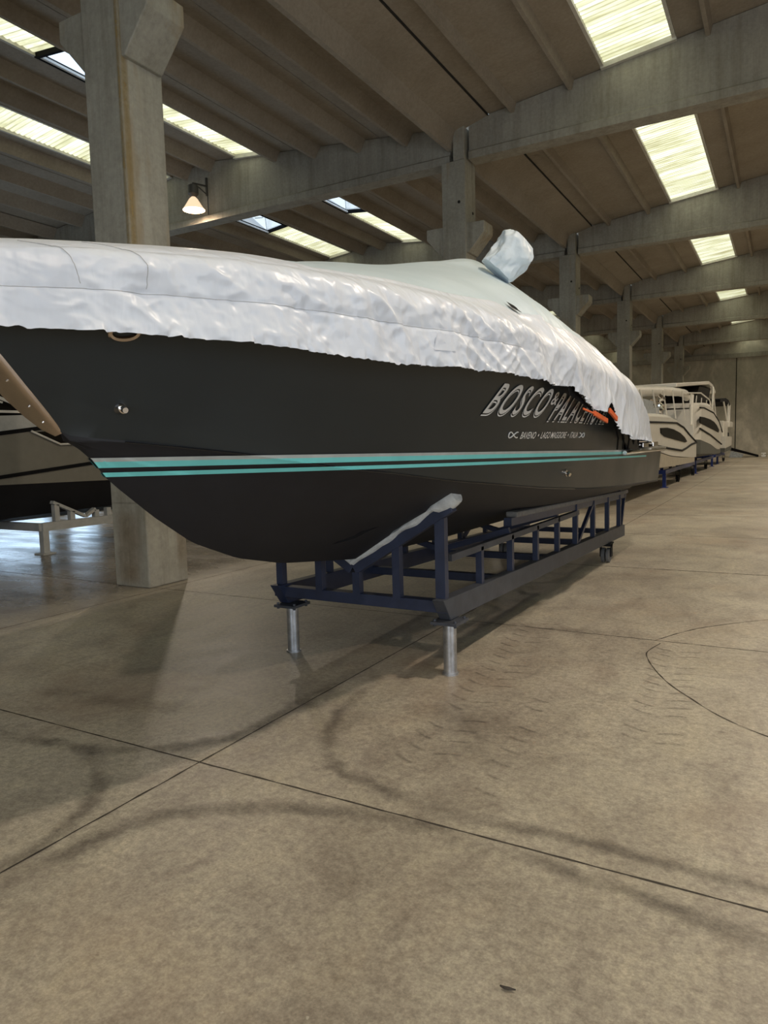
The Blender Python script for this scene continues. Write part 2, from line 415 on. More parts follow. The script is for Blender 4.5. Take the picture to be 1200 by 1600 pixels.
# closed roof sheet above with openings left where the skylights are is built from the strips themselves
ceil.bm.free()
ceil = MB()
for x0, x1, ribs, dp, sw_ in panel_strips:
    xs = [x0] + [x for x in (-14.87, .93) if x0 < x < x1] + [x1]
    for a_, b_ in zip(xs, xs[1:]):
        ceil.prism([(a_, deck(a_)), (b_, deck(b_)), (b_, deck(b_)+.12), (a_, deck(a_)+.12)], 'y', Y0, Y1)
ceiling = stru(ceil.build('ceiling', M['roof']))
gaps = [(Y0, BAYS[0]-.17)] + [(a_+.17, b_-.17) for a_, b_ in zip(BAYS, BAYS[1:])] + [(BAYS[-1]+.17, Y1)]
back_ribs = MB()
for bi, (ya, yb) in enumerate(gaps):
    for x0, x1, ribs, dp, sw_ in panel_strips:
        if bi < 1 and x1 < -9: continue
        for rx in ribs:
            zt = deck(rx)
            b = MB() if bi > 1 else back_ribs
            prof = [(rx-.04, zt-dp), (rx+.04, zt-dp), (rx+.05+sw_, zt+.03), (rx-.05-sw_, zt+.03)]
            b.prism(prof, 'y', ya-.02+.02, yb)
            if bi > 1: b.build('roof_rib', M['roof'], ceiling)
    # deep gutter channel along the column row
    b = MB(); g0 = 9.1
    b.prism([(-7.14, 8.53), (-7.04, 8.53), (-6.90, 8.92), (-6.16, 9.13), (-6.16, 9.2), (-7.62, 9.2), (-7.62, 9.13), (-7.26, 8.92)], 'y', ya, yb)
    b.build('gutter_channel', M['roof'], ceiling)
    b = MB(); b.box((-6.158, ya, 9.125), (-6.132, yb, 9.20)); b.build('panel_gap', M['dark_gap'], ceiling)
    for rx in ():
        pass
br = back_ribs.build('roof_rib', M['roof'], ceiling); br['kind'] = 'stuff'
# skylights: sheet, kerb frame, clear hatch
ridx = 0
def skylight(x0, x1, ya, yb, hatch=None):
    global ridx
    ridx += 1
    segs = [(ya, yb)] if not hatch else [(ya, hatch[0]), (hatch[1], yb)]
    b = MB()
    for s0, s1 in segs:
        n = int((s1-s0)/.035); rows = []
        for k in range(n+1):
            y = s0+(s1-s0)*k/n; dz = .012*math.sin(y*2*math.pi/.14)
            rows.append([(x0, y, deck(x0)+.06+dz), (x1, y, deck(x1)+.06+dz)])
        b.grid(rows)
    o = stru(b.build('window_%d' % ridx, M['sky'], sm=True, ang=180, normals=False))
    f = MB()
    for xx in (x0, x1):
        f.bar((xx, ya-.1, deck(xx)+.05), (xx, yb+.1, deck(xx)+.05), .07, .12)
    for yy in (ya, yb):
        f.bar((x0-.04, yy, deck(x0)+.03), (x1+.04, yy, deck(x1)+.03), .14, .16)
    f.build('window_frame', M['skyframe'], o)
    if hatch:
        h = MB(); h0, h1 = hatch
        for yy in (h0, h1): h.bar((x0, yy, deck(x0)+.04), (x1, yy, deck(x1)+.04), .07, .14)
        for xx in (x0+.03, x1-.03): h.bar((xx, h0, deck(xx)+.04), (xx, h1, deck(xx)+.04), .05, .14)
        h.build('hatch_frame', M['black'], o)
        h = MB(); h.bar((x0+.09, h0, deck(x0)+.0), (x0+.09, h1, deck(x0)+.0), .06, .05); h.build('hatch_sill', M['whiteframe'], o)
        d = MB(); xm = (x0+x1)/2; ym = (h0+h1)/2; zt = deck(xm)+.55; w_, l_ = .28, .55
        z0, z1 = deck(x0)+.08, deck(x1)+.08
        B = [(x0+.05, h0+.04, z0), (x1-.05, h0+.04, z1), (x1-.05, h1-.04, z1), (x0+.05, h1-.04, z0)]
        T = [(xm-w_, ym-l_, zt), (xm+w_, ym-l_, zt), (xm+w_, ym+l_, zt), (xm-w_, ym+l_, zt)]
        d.grid([B, T], close=True); d.fan(T); d.build('hatch_dome', M['dome'], o, weld=True)
        e = MB()
        for i in range(4): e.bar(B[i], T[i], .02, .02)
        for i in range(4): e.bar(T[i], T[(i+1) % 4], .02, .02)
        e.tube([(xm, ym-.35, z0+.05), (xm+.05, ym, z0+.15), (xm, ym+.3, zt-.1)], .015, 6)
        e.build('hatch_edge', M['greyplas'], o)
for bi, (ya, yb) in enumerate(gaps):
    for x0, x1 in sky_right: skylight(x0, x1, ya+.05, yb-.03)
    for x0, x1 in sky_left:
        h = None
        if yb < 50 and bi > 0 and not (x0 < -15 and yb < 17):
            off = (yb+ya)/2; h = (ya+3.55, ya+5.35)
        skylight(x0, x1, ya+.05, yb-.03, h)

# ---- roof beams
def roof_beam(yc, xa, xb, label, grp, k):
    t_ = thing('roof_beam', label, 'beam', (xa, yc, 8.25), grp)
    b = MB(); n = 16
    for side in (0,):
        xs = [xa+(xb-xa)*i/n for i in range(n+1)]
        xm = (xa+xb)/2; xs = sorted(set(xs+[xm]))
        for a_, c_ in zip(xs, xs[1:]):
            za = deck(a_)-.015; zc = deck(c_)-.015
            vs = []
            for x, zt in ((a_, za), (c_, zc)):
                vs.append([(x, yc-.17, 8.43), (x, yc+.17, 8.43), (x, yc+.17, zt), (x, yc-.17, zt)])
            b.grid(vs, close=True)
            if a_ == xs[0]: b.fan(vs[0])
            if c_ == xs[-1]: b.fan(vs[1][::-1])
    b.build('beam_web', M['concrete'], t_, weld=True)
    f = MB()
    f.prism([(yc-.22, 8.25), (yc+.22, 8.25), (yc+.22, 8.42), (yc+.17, 8.46), (yc-.17, 8.46), (yc-.22, 8.42)], 'x', xa, xb)
    f.build('beam_flange', M['concrete'], t_)
    return t_
ordn = ['behind the viewer, second', 'behind the viewer, nearest', 'overhead beside the nearest column', 'second', 'third', 'fourth', 'fifth', 'sixth']
words = ['on the wall side behind the viewer', 'just behind the viewer', 'on the large near column', 'on the second column from the viewer', 'on the third column from the viewer', 'on the fourth column from the viewer', 'on the fifth column from the viewer', 'on the sixth, farthest column']
for k, yc in enumerate(BAYS):
    roof_beam(yc, -6.62, 8.6, 'tapered grey concrete roof beam running right from its seat '+words[k], 'concrete roof beams', k)
    roof_beam(yc, -22.55, -7.1, 'tapered grey concrete roof beam running left from its seat '+words[k], 'concrete roof beams', k)

# ---- columns
def column(xa, xb, yc, label, grp=None):
    t_ = thing('concrete_column', label, 'column', ((xa+xb)/2, yc, 0), grp)
    ya, yb = yc-.32, yc+.32
    b = MB(); b.box((xa, ya, 0), (xb, yb, 8.25)).box((xa+.3, ya, 8.25), (xa+.585, yb, 8.99))
    b.build('shaft', M['column'], t_, bevel=.02)
    for s_, xx in ((1, xb), (-1, xa)):
        c = MB()
        c.prism([(xx-s_*.02, 6.13), (xx+s_*.05, 6.13), (xx+s_*.44, 6.56), (xx+s_*.44, 6.80), (xx-s_*.02, 6.80)], 'y', ya+.035, yb-.035)
        c.build('corbel', M['column'], t_, bevel=.015)
    h = MB()
    for zz in (7.35, 7.1):
        pass
    h.tube([(xa+.44, ya-.002, 7.30), (xa+.44, ya-.012, 7.30)], .035, 12); h.build('bolt_hole', M['dark_gap'], t_); h = MB()
    h.tube([(xb+.002, yc+.12, 7.12), (xb+.012, yc+.12, 7.12)], .035, 12)
    h.build('bolt_hole', M['dark_gap'], t_)
    return t_
def stain(parent, name, m, o_, u, v, nu=6, nv=24):
    b = MB(); o_, u, v = Vector(o_), Vector(u), Vector(v); vals = []
    rows = []
    for i in range(nv+1):
        rows.append([o_+u*(j/nu)+v*(i/nv) for j in range(nu+1)])
        vals += [math.sin(math.pi*j/nu)**.8*min(1, 8*min(i, nv-i)/nv) for j in range(nu+1)]
    b.grid(rows); o = b.build(name, m, parent, normals=False)
    at = o.data.attributes.new('edge', 'FLOAT', 'POINT')
    for k in range(len(o.data.vertices)): at.data[k].value = vals[k]
cl = ['broad weathered concrete column at left beside the near boat, rust streaked', 'concrete column standing second in the row, above the covered boat', 'concrete column third in the row, right of the wrapped bag', 'concrete column fourth in the row behind the cover tail', 'concrete column fifth in the row above the distant white boats', 'slim-looking sixth concrete column, nearest the far wall']
for k, yc in enumerate(BAYS):
    if k < 2: continue
    t_ = column(*ROWX, yc, cl[k-2])
    if k == 2:
        yn = yc-.32
        stain(t_, 'rust_stain', M['rust'], (-6.666, yn+.0, .9), (0, .12, 0), (0, 0, 8.0))
        stain(t_, 'rust_stain', M['rust'], (-6.72, yn-.003, .5), (.07, 0, 0), (0, 0, 8.0))
        stain(t_, 'rust_stain', M['rustb'], (-7.25, yn-.003, .0), (.5, 0, 0), (0, 0, .95))
        stain(t_, 'casting_line', M['tread'], (-7.27, yn-.003, 1.02), (.6, 0, 0), (0, 0, .03), 24, 3)
        stain(t_, 'water_stain', M['rustb'], (-6.666, yn+.45, .1), (0, .2, 0), (0, 0, 3.0))
for k, yc in enumerate(BAYS[2:]):
    column(*LROW, yc, 'concrete column in the far left row along the left wall', 'far left columns')

# ---- pendant lamps
def lamp(x, y, z, label, grp, wall_y):
    t_ = thing('high_bay_lamp', label, 'lamp', (x, y, z), grp)
    b = MB(); b.tube([(x, y, z+.36), (x, y, z+.44), (x, y, z+.66), (x, y, z+.70)], [.07, .15, .15, .08], 16); b.build('ballast_box', M['lampmetal'], t_, sm=True)
    b = MB(); b.tube([(x, y, z+.36), (x, y, z+.30), (x, y, z+.12), (x, y, z+.0)], [.06, .12, .23, .31], 20, cap=False); b.build('reflector', M['shade'], t_, sm=True, normals=False)
    b = MB(); b.tube([(x, y, z+.06), (x, y, z+.03), (x, y, z+.0)], [.20, .26, .29], 20); b.build('glowing_lens', M['lamp'], t_, sm=True)
    b = MB(); b.bar((x, y, z+.74), (x, wall_y-.01, z+.82), .04, .04); b.bar((x, wall_y-.03, z+.55), (x, wall_y-.03, z+1.05), .05, .05)
    b.bar((x, y+.1, z+.74), (x, wall_y-.02, z+.58), .025, .025); b.tube([(x+.02, wall_y-.03, z+.55), (x+.02, wall_y-.03, z+.0)], .012, 6)
    b.build('bracket', M['lampmetal'], t_)
    l = bpy.data.lights.new('lamp_light', 'SPOT'); l.energy = LAMP_W; l.color = (1, .86, .70); l.shadow_soft_size = .12; l.spot_size = math.radians(165); l.spot_blend = .6
    lo = bpy.data.objects.new('lamp_light', l); COL.objects.link(lo); lo.parent = t_; lo.location = (0, 0, -.03)
LAMP_W = 1250
lamp(-14.75, 15.55, 8.42, 'glowing pendant lamp on a bracket beside the large near column', None, 16.14)
for k, yc in enumerate(BAYS[1:8]):
    lamp(1.6, yc-.75, 8.4, 'high bay lamp on a bracket from the right roof beam', 'right bay lamps', yc-.17)
for k in (5, 6, 7):  # unseen lamps added for more light deep in the hall
    lamp(-14.75, BAYS[k]-.75, 8.42, 'unseen high bay lamp added to brighten the far hall', 'added left bay lamps', BAYS[k]-.17)

# ------------------------------------------------------------------ the big dark boat
XC = -2.765
KEEL = [(1.48, 2.36), (1.50, 2.335), (1.62, 2.20), (1.77, 2.032), (1.88, 1.905), (2.02, 1.752), (2.17, 1.623), (2.262, 1.518), (2.52, 1.323), (2.774, 1.159), (3.123, 1.022), (3.538, .926), (4.4, .82), (6.08, .78), (8, .77), (10.9, .765)]
CH_B = [(2.0, 0), (2.3, .16), (2.7, .36), (3.2, .56), (4, .8), (5, .97), (6.5, 1.08), (8.5, 1.14), (10.9, 1.15)]
CH_Z = [(2.02, 1.752), (2.03, 1.732), (2.265, 1.699), (2.53, 1.663), (2.835, 1.619), (3.009, 1.590), (3.324, 1.536), (3.756, 1.48), (4.244, 1.414), (4.72, 1.365), (5.854, 1.261), (7.229, 1.172), (9.492, 1.091), (10.9, 1.048)]
SH_B = [(1.48, 0), (1.56, .06), (1.65, .13), (1.8, .26), (2.1, .48), (2.6, .76), (3.3, 1.01), (4.3, 1.20), (5.5, 1.30), (7, 1.34), (9, 1.32), (10.9, 1.27)]
SHZ = 2.34
def keelz(y): return lerp(y, KEEL)
def chb(y): return max(0, slerp(y, CH_B)) if y > 2.02 else 0
def chz(y): return max(slerp(y, CH_Z), keelz(y)+.0) if y > 2.02 else keelz(y)
def shb(y): return slerp(y, SH_B)
def topz(y): return lerp(y, [(4.4, SHZ), (5.6, 2.22), (7.35, 2.06), (8.15, 1.52), (11, 1.49)])
def section(y):
    """right half section, (b, z) from keel to deck edge"""
    k = (0, keelz(y)); c = (chb(y), chz(y)); s_ = (shb(y), SHZ)
    P = [k]
    if c[0] > .02:
        for f, st in ((.33, .018), (.36, 0), (.66, .020), (.69, 0)):
            bb = c[0]*f; zz = k[1]+(c[1]-.02-k[1])*(f**.9); P.append((bb, zz-st*min(1, c[0]*2)))
        P.append((c[0]-.005, c[1]-.02)); P.append((c[0]+.012*min(1, c[0]*3), c[1]-.006)); P.append((c[0]+.006*min(1, c[0]*3), c[1]+.004))
    else:
        P += [k]*7
    base = P[-1]; zt = min(topz(y), SHZ)
    for i in range(1, 9):
        f = i/8; z = base[1]+(zt-base[1])*f; g = (z-base[1])/max(.012, SHZ-base[1])
        flare = -.05*math.sin(math.pi*g)*max(0, 1-(y-2)/5)
        P.append((base[0]+(s_[0]-base[0])*g + flare*min(1, s_[0]), z))
    return P
def side_x(y, z):
    S = section(y)
    for (b0, z0), (b1, z1) in zip(S, S[1:]):
        if z1 > z0 and z0 <= z <= z1: return XC + b0+(b1-b0)*(z-z0)/(z1-z0)
    return XC + S[-1][0]
boat = thing('motor_boat', 'large dark motor boat with teal stripes on the navy cradle, under white cover', 'boat', (XC, 6, 0))
ys = [1.51+.03*i for i in range(25)] + [2.25+.07*i for i in range(40)] + [5.1+.16*i for i in range(14)] + [7.35+.05*i for i in range(17)] + [8.3+.2*i for i in range(13)] + [10.87]
b = MB(); rows = []
for y in ys:
    S = section(y); rows.append([(XC-p, y, z) for p, z in S[::-1]] + [(XC+p, y, z) for p, z in S[1:]])
nn = len(rows[0])
V = [[b.bm.verts.new(p) for p in r] for r in rows]
nS = len(section(5))
for i in range(len(V)-1):
    for j in range(nn-1):
        f = b.bm.faces.new([V[i][j], V[i][j+1], V[i+1][j+1], V[i+1][j]])
        jj = j-(nS-1)
        f.material_index = 1 if -8 < jj < 7 else 0
    b.bm.faces.new([V[i][0], V[i+1][0], V[i+1][-1], V[i][-1]])
b.bm.faces.new(V[-1][::-1])
bmesh.ops.remove_doubles(b.bm, verts=b.bm.verts, dist=1e-5)
hull = b.build('hull', [M['hull'], M['bottom']], boat, sm=True, ang=32)
# stripes
def stem_y(z):
    lo, hi = 1.55, 3.5
    for _ in range(40):
        m_ = (lo+hi)/2
        if keelz(m_) > z: lo = m_
        else: hi = m_
    return hi
def stripe(name, m, h0, h1, y1, off=.005, side=1):
    b = MB(); n = 200; cols = []
    for q in range(15):
        h = h1+(h0-h1)*q/14; ya_ = stem_y(1.623+h)+.004; c = []
        for k in range(n+1):
            y = ya_+(y1-ya_)*(k/n)**1.3; z = SL(y)+h; x = side_x(y, z)
            c.append((x+off if side > 0 else 2*XC-x-off, y-(off if k == 0 else 0), z))
        cols.append(c)
    b.grid([list(r) for r in zip(*cols)]); return b.build(name, m, boat, normals=False)
SL = lambda y: 1.623 - (y-2.13)*.0165 + .0*y
for sd in (1, -1):
    stripe('upper_stripe', M['teal'], -.010, -.040, 8.9, .006, sd)
    stripe('stripe_edge', M['silverline'], .006, -.012, 10.2, .0065, sd)
    stripe('lower_stripe', M['teal'], -.062, -.083, 9.6, .006, sd)
b = MB(); b.tube([(XC+chb(y)+.008, y, chz(y)-.004) for y in [2.25+.05*i for i in range(86)]], .0055, 6); b.build('chine_line', M['gloss'], boat, sm=True)
b = MB(); rows = []
for k in range(13):
    f = k/12; w = .014*math.sin(math.pi*f)+.001; c = Vector((-2.50, 3.86+.30*f, 1.00+.09*f+.01))
    c.x = side_x(c.y, c.z)
    rows.append([c+Vector((.003, 0, -w)), c+Vector((.006, 0, 0)), c+Vector((.010, 0, w))])
b.grid(rows); b.build('water_intake', M['black'], boat)
# lettering
def lettering(txt, name, m, y0, y1, z0, z1, shear, off, grow=0, parent=boat, dz=0, space=1.25):
    cu = bpy.data.curves.new('t', 'FONT'); cu.body = txt; cu.size = 1; cu.offset = grow; cu.resolution_u = 6; cu.space_character = space
    to = bpy.data.objects.new('t', cu); COL.objects.link(to)
    bpy.context.view_layer.update()
    me = bpy.data.meshes.new_from_object(to.evaluated_get(bpy.context.evaluated_depsgraph_get()))
    bpy.data.objects.remove(to)
    bm = bmesh.new(); bm.from_mesh(me)
    bmesh.ops.triangulate(bm, faces=bm.faces)
    xs = [v.co.x for v in bm.verts]; x0_, x1_ = min(xs)+grow, max(xs)-grow
    for v in bm.verts:
        u = (v.co.x-x0_)/(x1_-x0_); w = v.co.y/.70
        z = z0+(z1-z0)*w + dz; y = y0+(y1-y0)*u + shear*(w)
        v.co = (side_x(y, z)+off, y, z)
    me.clear_geometry(); bm.to_mesh(me); bm.free(); me.name = name
    return link(name, me, m, parent)
# ---TEXT---
def title(txt, y0, y1, z0, z1, shear):
    g = .026
    o = lettering(txt, 'name_lettering', M['letterwhite'], y0, y1, z0, z1, shear, .004, g, dz=-.010)
    lettering(txt, 'lettering_gap', M['hull'], y0, y1, z0, z1, shear, .0055, .017, parent=boat, dz=-.005)
    lettering(txt, 'lettering_face', M['letter'], y0, y1, z0, z1, shear, .007, .002, parent=boat)
title('BOSCO', 4.41, 5.30, 1.845, 2.045, .17)
lettering('&', 'ampersand_badge', M['letter'], 5.42, 5.54, 1.93, 2.03, .06, .006, .01)
title('PALACE', 5.46, 6.30, 1.815, 2.03, .20)
title('HOTEL', 6.36, 7.0, 1.81, 2.03, .20)
lettering('BAVENO  •  LAGO MAGGIORE  •  ITALIA', 'place_lettering', M['letterwhite'], 5.03, 6.24, 1.672, 1.722, .02, .005, .004, space=1.0)
def swirl(y0, z0, s_):
    b = MB(); P = []
    for k in range(41):
        a_ = k/40*2*math.pi; yy = y0+s_*.075*math.cos(a_*.5*2)*(1 if True else 0); zz = z0+.020*math.sin(2*a_*1.0)
        P.append((yy, zz))
    b.tube([(side_x(y, z)+.004, y, z) for y, z in P[4:38]], .0045, 5); b.build('scroll_ornament', M['letterwhite'], boat)
swirl(4.92, 1.700, 1); swirl(6.36, 1.694, -1)
# fittings: two through-hull fittings, fairlead plate, stem plate with screws
def fitting(y, z, r, name):
    x = side_x(y, z); b = MB()
    b.tube([(x-.02, y, z), (x+.012, y, z), (x+.02, y, z)], [r, r, r*.6], 16)
    b.tube([(x+.015, y-.2*r, z-.2*r), (x+.045, y-.6*r, z-.5*r)], [r*.6, r*.5], 10)
    b.build(name, M['chrome'], boat, sm=True)
fitting(2.20, 1.847, .026, 'bilge_outlet'); fitting(6.15, 1.372, .034, 'bilge_outlet')
b = MB(); y_, z_ = 2.11, 2.152; pts = []
for k in range(25):
    a_ = k*2*math.pi/24; yy = y_+.050*math.cos(a_); zz = z_+.028*math.sin(a_); pts.append((side_x(yy, zz)+.006, yy, zz))
b.tube(pts, .012, 6); b.build('hawse_ring', M['stem'], boat, sm=True)
b = MB(); rows = []
prof = [(1.50, 2.335), (1.56, 2.267), (1.62, 2.20), (1.77, 2.032), (1.88, 1.905), (1.95, 1.828), (2.0, 1.775), (2.03, 1.745)]
for k, (y, z) in enumerate(prof):
    w = (.062, .062, .062, .060, .054, .044, .030, .010)[k]
    q = w/.062
    rows.append([(XC+.016*q, y+.030, z+.006), (XC+.012*q, y+.002, z-.002), (XC+.004*q, y-.004, z-.006), (XC-.03*q, y-.008, z-.009), (XC-.07*q, y-.012, z-.012), (XC-.12*q, y-.018, z-.016), (XC-.145*q, y-.018, z-.016), (XC-.155*q, y+.0, z-.002), (XC-.150*q, y+.03, z+.02)])
b.grid(rows); sp = b.build('stem_plate', M['stem'], boat, sm=True, ang=60)
for k in range(1, 7):
    y, z = prof[k]; y2, z2 = prof[k-1]; ym, zm = (y+y2)/2, (z+z2)/2
    b = MB(); b.tube([(XC-.030, ym-.007, zm-.008), (XC-.030, ym-.015, zm-.015)], [.007, .004], 8); b.build('screw', M['chrome'], sp)
# swim platform and stern gear under the cover tail
b = MB(); b.box((XC-1.26, 7.9, 1.495), (XC+1.20, 11.35, 1.53)); b.build('swim_platform', M['gelgrey'], boat, bevel=.01)
b = MB(); b.tube([(XC+1.24, 8.0, 1.50), (XC+1.23, 10.9, 1.49), (XC+1.15, 11.3, 1.49), (XC+.6, 11.42, 1.49), (XC-.6, 11.42, 1.49), (XC-1.2, 11.3, 1.49)], .024, 8); b.build('platform_rim', M['chrome'], boat, sm=True)
b = MB()
b.box((XC+.85, 9.7, 1.53), (XC+1.15, 10.1, 1.60)); b.build('stern_cleat', M['chrome'], boat, bevel=.01)
b = MB(); b.box((XC+.85, 10.5, 1.53), (XC+1.15, 10.9, 1.60)); b.build('stern_cleat', M['chrome'], boat, bevel=.01)
b = MB(); b.tube([(XC+1.1, 9.4, 1.56), (XC+1.12, 10.2, 1.59), (XC+1.1, 11.1, 1.56)], .02, 8)
b.build('platform_rail', M['chrome'], boat, sm=True)
b = MB(); rows = []
for k in range(12):
    f = k/11; y = 7.42+f*.85; z = 2.05-(f**1.1)*.52
    rows.append([(side_x(min(y, 7.35+f*.7), z)+.004, y-.04, z), (XC+shb(y)*.985+.02, y+.07, z), (XC+shb(y)*.95, y+.20, z), (XC+shb(y)*.85, y+.28, z)])
b.grid(rows); b.build('quarter_panel', M['gloss'], boat, sm=True)
b = MB(); b.box((XC-1.18, 7.9, 1.50), (XC+1.12, 8.1, 2.0)); b.build('transom_bulkhead', M['gelgrey'], boat)

# ------------------------------------------------------------------ the white cover
CV_B = [(1.43, 0), (1.48, .05), (1.56, .12), (1.683, .155+.02), (1.842, .33), (2.032, .465), (2.249, .60), (2.6, .80), (3.3, 1.05), (4.3, 1.24), (5.5, 1.34), (7, 1.38), (8.3, 1.34), (9.3, 1.26), (10.3, 1.13), (10.75, 1.04)]
HEM = [(1.43, 2.14), (1.683, 2.139), (1.842, 2.129), (2.249, 2.115), (2.496, 2.10), (2.8, 2.079), (3.17, 2.058), (3.69, 2.068), (4.34, 2.075), (5.0, 2.045), (5.42, 2.055), (5.46, 2.01), (5.8, 1.95), (6.24, 1.875), (6.42, 1.985), (6.5, 1.93), (6.92, 1.71), (7.6, 1.645), (9.3, 1.61), (10.75, 1.60)]
GUN = [(1.43, 2.41), (2.5, 2.44), (4.2, 2.42), (4.72, 2.40), (5.6, 2.32), (6.4, 2.27), (8, 2.18), (9.5, 1.98), (10.5, 1.76), (10.75, 1.66)]
SHO = [(1.43, 2.43), (1.81, 2.47), (2.66, 2.56), (3.8, 2.68), (4.8, 2.82), (5.55, 2.91), (6.54, 2.85), (7.75, 2.70), (9.15, 2.52), (10.3, 2.22), (10.75, 1.95)]
RID = [(1.43, 2.44), (1.81, 2.51), (2.66, 2.66), (3.6, 2.78), (3.85, 2.85), (4.97, 3.05), (5.9, 3.27), (7.0, 3.48), (7.7, 3.45), (8.6, 3.22), (9.5, 2.88), (10.3, 2.42), (10.75, 2.0)]
def cover_pt(y, t_, side=1):
    """t 0 hem .. 1 gunwale .. 2 shoulder .. 3 ridge"""
    bb = slerp(y, CV_B); bs = min(.915, .62*bb)
    H = (bb, lerp(y, HEM)); G = (bb*.965-.01*min(1, bb), slerp(y, GUN)); S = (bs, slerp(y, SHO)); Rr = (0, slerp(y, RID))
    if t_ < .85: f = t_/.85*.86; p = (H[0]+(G[0]-H[0])*f*.5, H[1]+(G[1]-.02-H[1])*f)
    elif t_ < 1.3:
        f = (t_-.85)/.45
        A = (H[0]+(G[0]-H[0])*.43, H[1]+(G[1]-.02-H[1])*.86); B_ = (G[0]+(H[0]-G[0])*.3, G[1]+.012); C_ = (G[0]+(S[0]-G[0])*.3, G[1]+(S[1]-G[1])*.3)
        p = tuple((1-f)**2*A[i]+2*f*(1-f)*B_[i]+f*f*C_[i] for i in (0, 1))
    else:
        f = (t_-1.3)/1.7; u = f
        A = (G[0]+(S[0]-G[0])*.3, G[1]+(S[1]-G[1])*.3)
        # quadratic through shoulder region
        C1 = (2*S[0]-.5*A[0]-.5*Rr[0], 2*S[1]-.5*A[1]-.5*Rr[1])
        C1 = (S[0]+(C1[0]-S[0])*.55, S[1]+(C1[1]-S[1])*.55)
        p = tuple((1-u)**2*A[i]+2*u*(1-u)*C1[i]+u*u*Rr[i] for i in (0, 1))
    return p
def ridged(v): return 1-abs(noise.noise(v))*2
def can_lim(y): return lerp(y, [(2.55, 3.2), (2.9, 1.54), (3.9, 1.44), (5.7, 1.38), (6.7, 1.6), (7.5, 2.2), (8.2, 3.2)])
def wr(y, t_, side):
    """outward displacement of the cloth"""
    skirt = max(0, min(1, (1.22-t_)/.35)); aft = max(0, min(1, (y-4.2)/.9)); white = max(0, min(1, (can_lim(y)-t_)/.06+.5))
    seam = math.exp(-((t_-.565)/.035)**2)
    v = Vector((y*2.6, t_*.9, side*7))
    sk = skirt*(1-.65*aft)
    d = sk*(.026*noise.noise(v)+.026*ridged(Vector((y*4.2+t_*1.3, t_*1.1, 3+side)))+.010*ridged(Vector((y*10-t_*2, t_*2.6, 11+side)))+.006*ridged(Vector((y*22+t_*3, t_*6, 17+side)))-.014)
    d += skirt*seam*(-.006+.006*noise.noise(Vector((y*28, 0, 9))))*(1-aft)
    fold = ridged(Vector((y*1.25+t_*.30, t_*.22, 21+side))); f2 = ridged(Vector((y*2.9-t_*.55, t_*.35, 31+side)))
    tail = max(.35, min(1, (9.6-y)/2))
    d += aft*tail*max(0, min(1, (2.2-t_)/1.0))*(.050*fold-.022+.020*f2*f2+.005*ridged(Vector((y*8+t_*1.5, t_*1.4, 37+side))))
    d += .008*noise.noise(Vector((y*1.5, t_*1.2, 41+side))) + .012*white
    if t_ < .15:
        h = 1-t_/.15
        d += h*(.024*abs(noise.noise(Vector((y*20, t_*3, 50))))*2+.007*noise.noise(Vector((y*55, 0, 3)))) - .012*h
    return d*min(1, max(.15, (y-1.43)/.5))
cover = thing('boat_cover', 'wrinkled white tarpaulin cover draped over the dark motor boat', 'boat cover', (XC, 6, 2.3))
ts = [0, .02, .04, .065, .09, .12] + [.12+.88*(i+1)/44 for i in range(44)] + [1+.5*(i+1)/12 for i in range(12)] + [1.5+1.5*(i+1)/24 for i in range(24)]
NY = 760
ysC = [1.43+ (10.75-1.43)*((k/NY)**1.15) for k in range(NY+1)]
def cpos(y, t_, side):
    p = cover_pt(y, t_); q = cover_pt(y, min(3, t_+.02)); q0 = cover_pt(y, max(0, t_-.02))
    n_ = Vector((q[1]-q0[1], -(q[0]-q0[0]))); n_ = n_.normalized() if n_.length > 1e-6 else Vector((1, 0))
    d = wr(y, t_, side); lift = 0
    return (XC+side*(p[0]+n_.x*d), y, p[1]+n_.y*d - (.010*noise.noise(Vector((y*30, 2, side))) if t_ == 0 else .004*noise.noise(Vector((y*30, 2, side))) if t_ < .05 else 0))
rows = []
for y in ysC:
    rows.append([cpos(y, t_, -1) for t_ in ts] + [cpos(y, t_, 1) for t_ in ts[::-1][1:]])
b = MB(); nt = len(ts); V = [[b.bm.verts.new(p) for p in r] for r in rows]
for i in range(len(V)-1):
    for j in range(len(V[i])-1):
        tt = ts[j] if j < nt-1 else ts[2*nt-3-j]
        f = b.bm.faces.new([V[i][j], V[i][j+1], V[i+1][j+1], V[i+1][j]])
        lim = can_lim(ysC[i])
        f.material_index = 1 if tt > lim else 0
# tail flap
last = V[-1]; drop = [b.bm.verts.new((p.co.x, 10.80+.02*noise.noise(Vector((p.co.x*6, 0, 0))), min(p.co.z, 1.61))) for p in last]
for j in range(len(last)-1): b.bm.faces.new([last[j], last[j+1], drop[j+1], drop[j]])
sheet = b.build('cover_sheet', [M['cloth'], M['canopy']], cover, sm=True, ang=180, normals=False)
# stitched seam half way down the skirt, and hem cord
def cover_line(name, t0, y0, y1, r, m, side=1, off=.004, n=220):
    b = MB(); P = []
    for k in range(n+1):
        y = y0+(y1-y0)*k/n; p = cpos(y, t0, side); P.append((p[0]+side*off, p[1], p[2]))
    b.tube(P, r, 5); return b.build(name, m, cover, sm=True)
cover_line('seam', .565, 1.55, 4.5, .0014, M['thread'], off=.001, n=500)

for yy, zt in ((1.88, 2.9), (2.10, 2.6)):
    b = MB(); P = []
    for k in range(60):
        t_ = .62+k/59*1.6; p = cpos(yy-(t_-.6)*.06, t_, 1); P.append((p[0]+.002, p[1], p[2]+.002))
    b.tube(P, .0013, 5); b.build('seam', M['thread'], cover, sm=True)
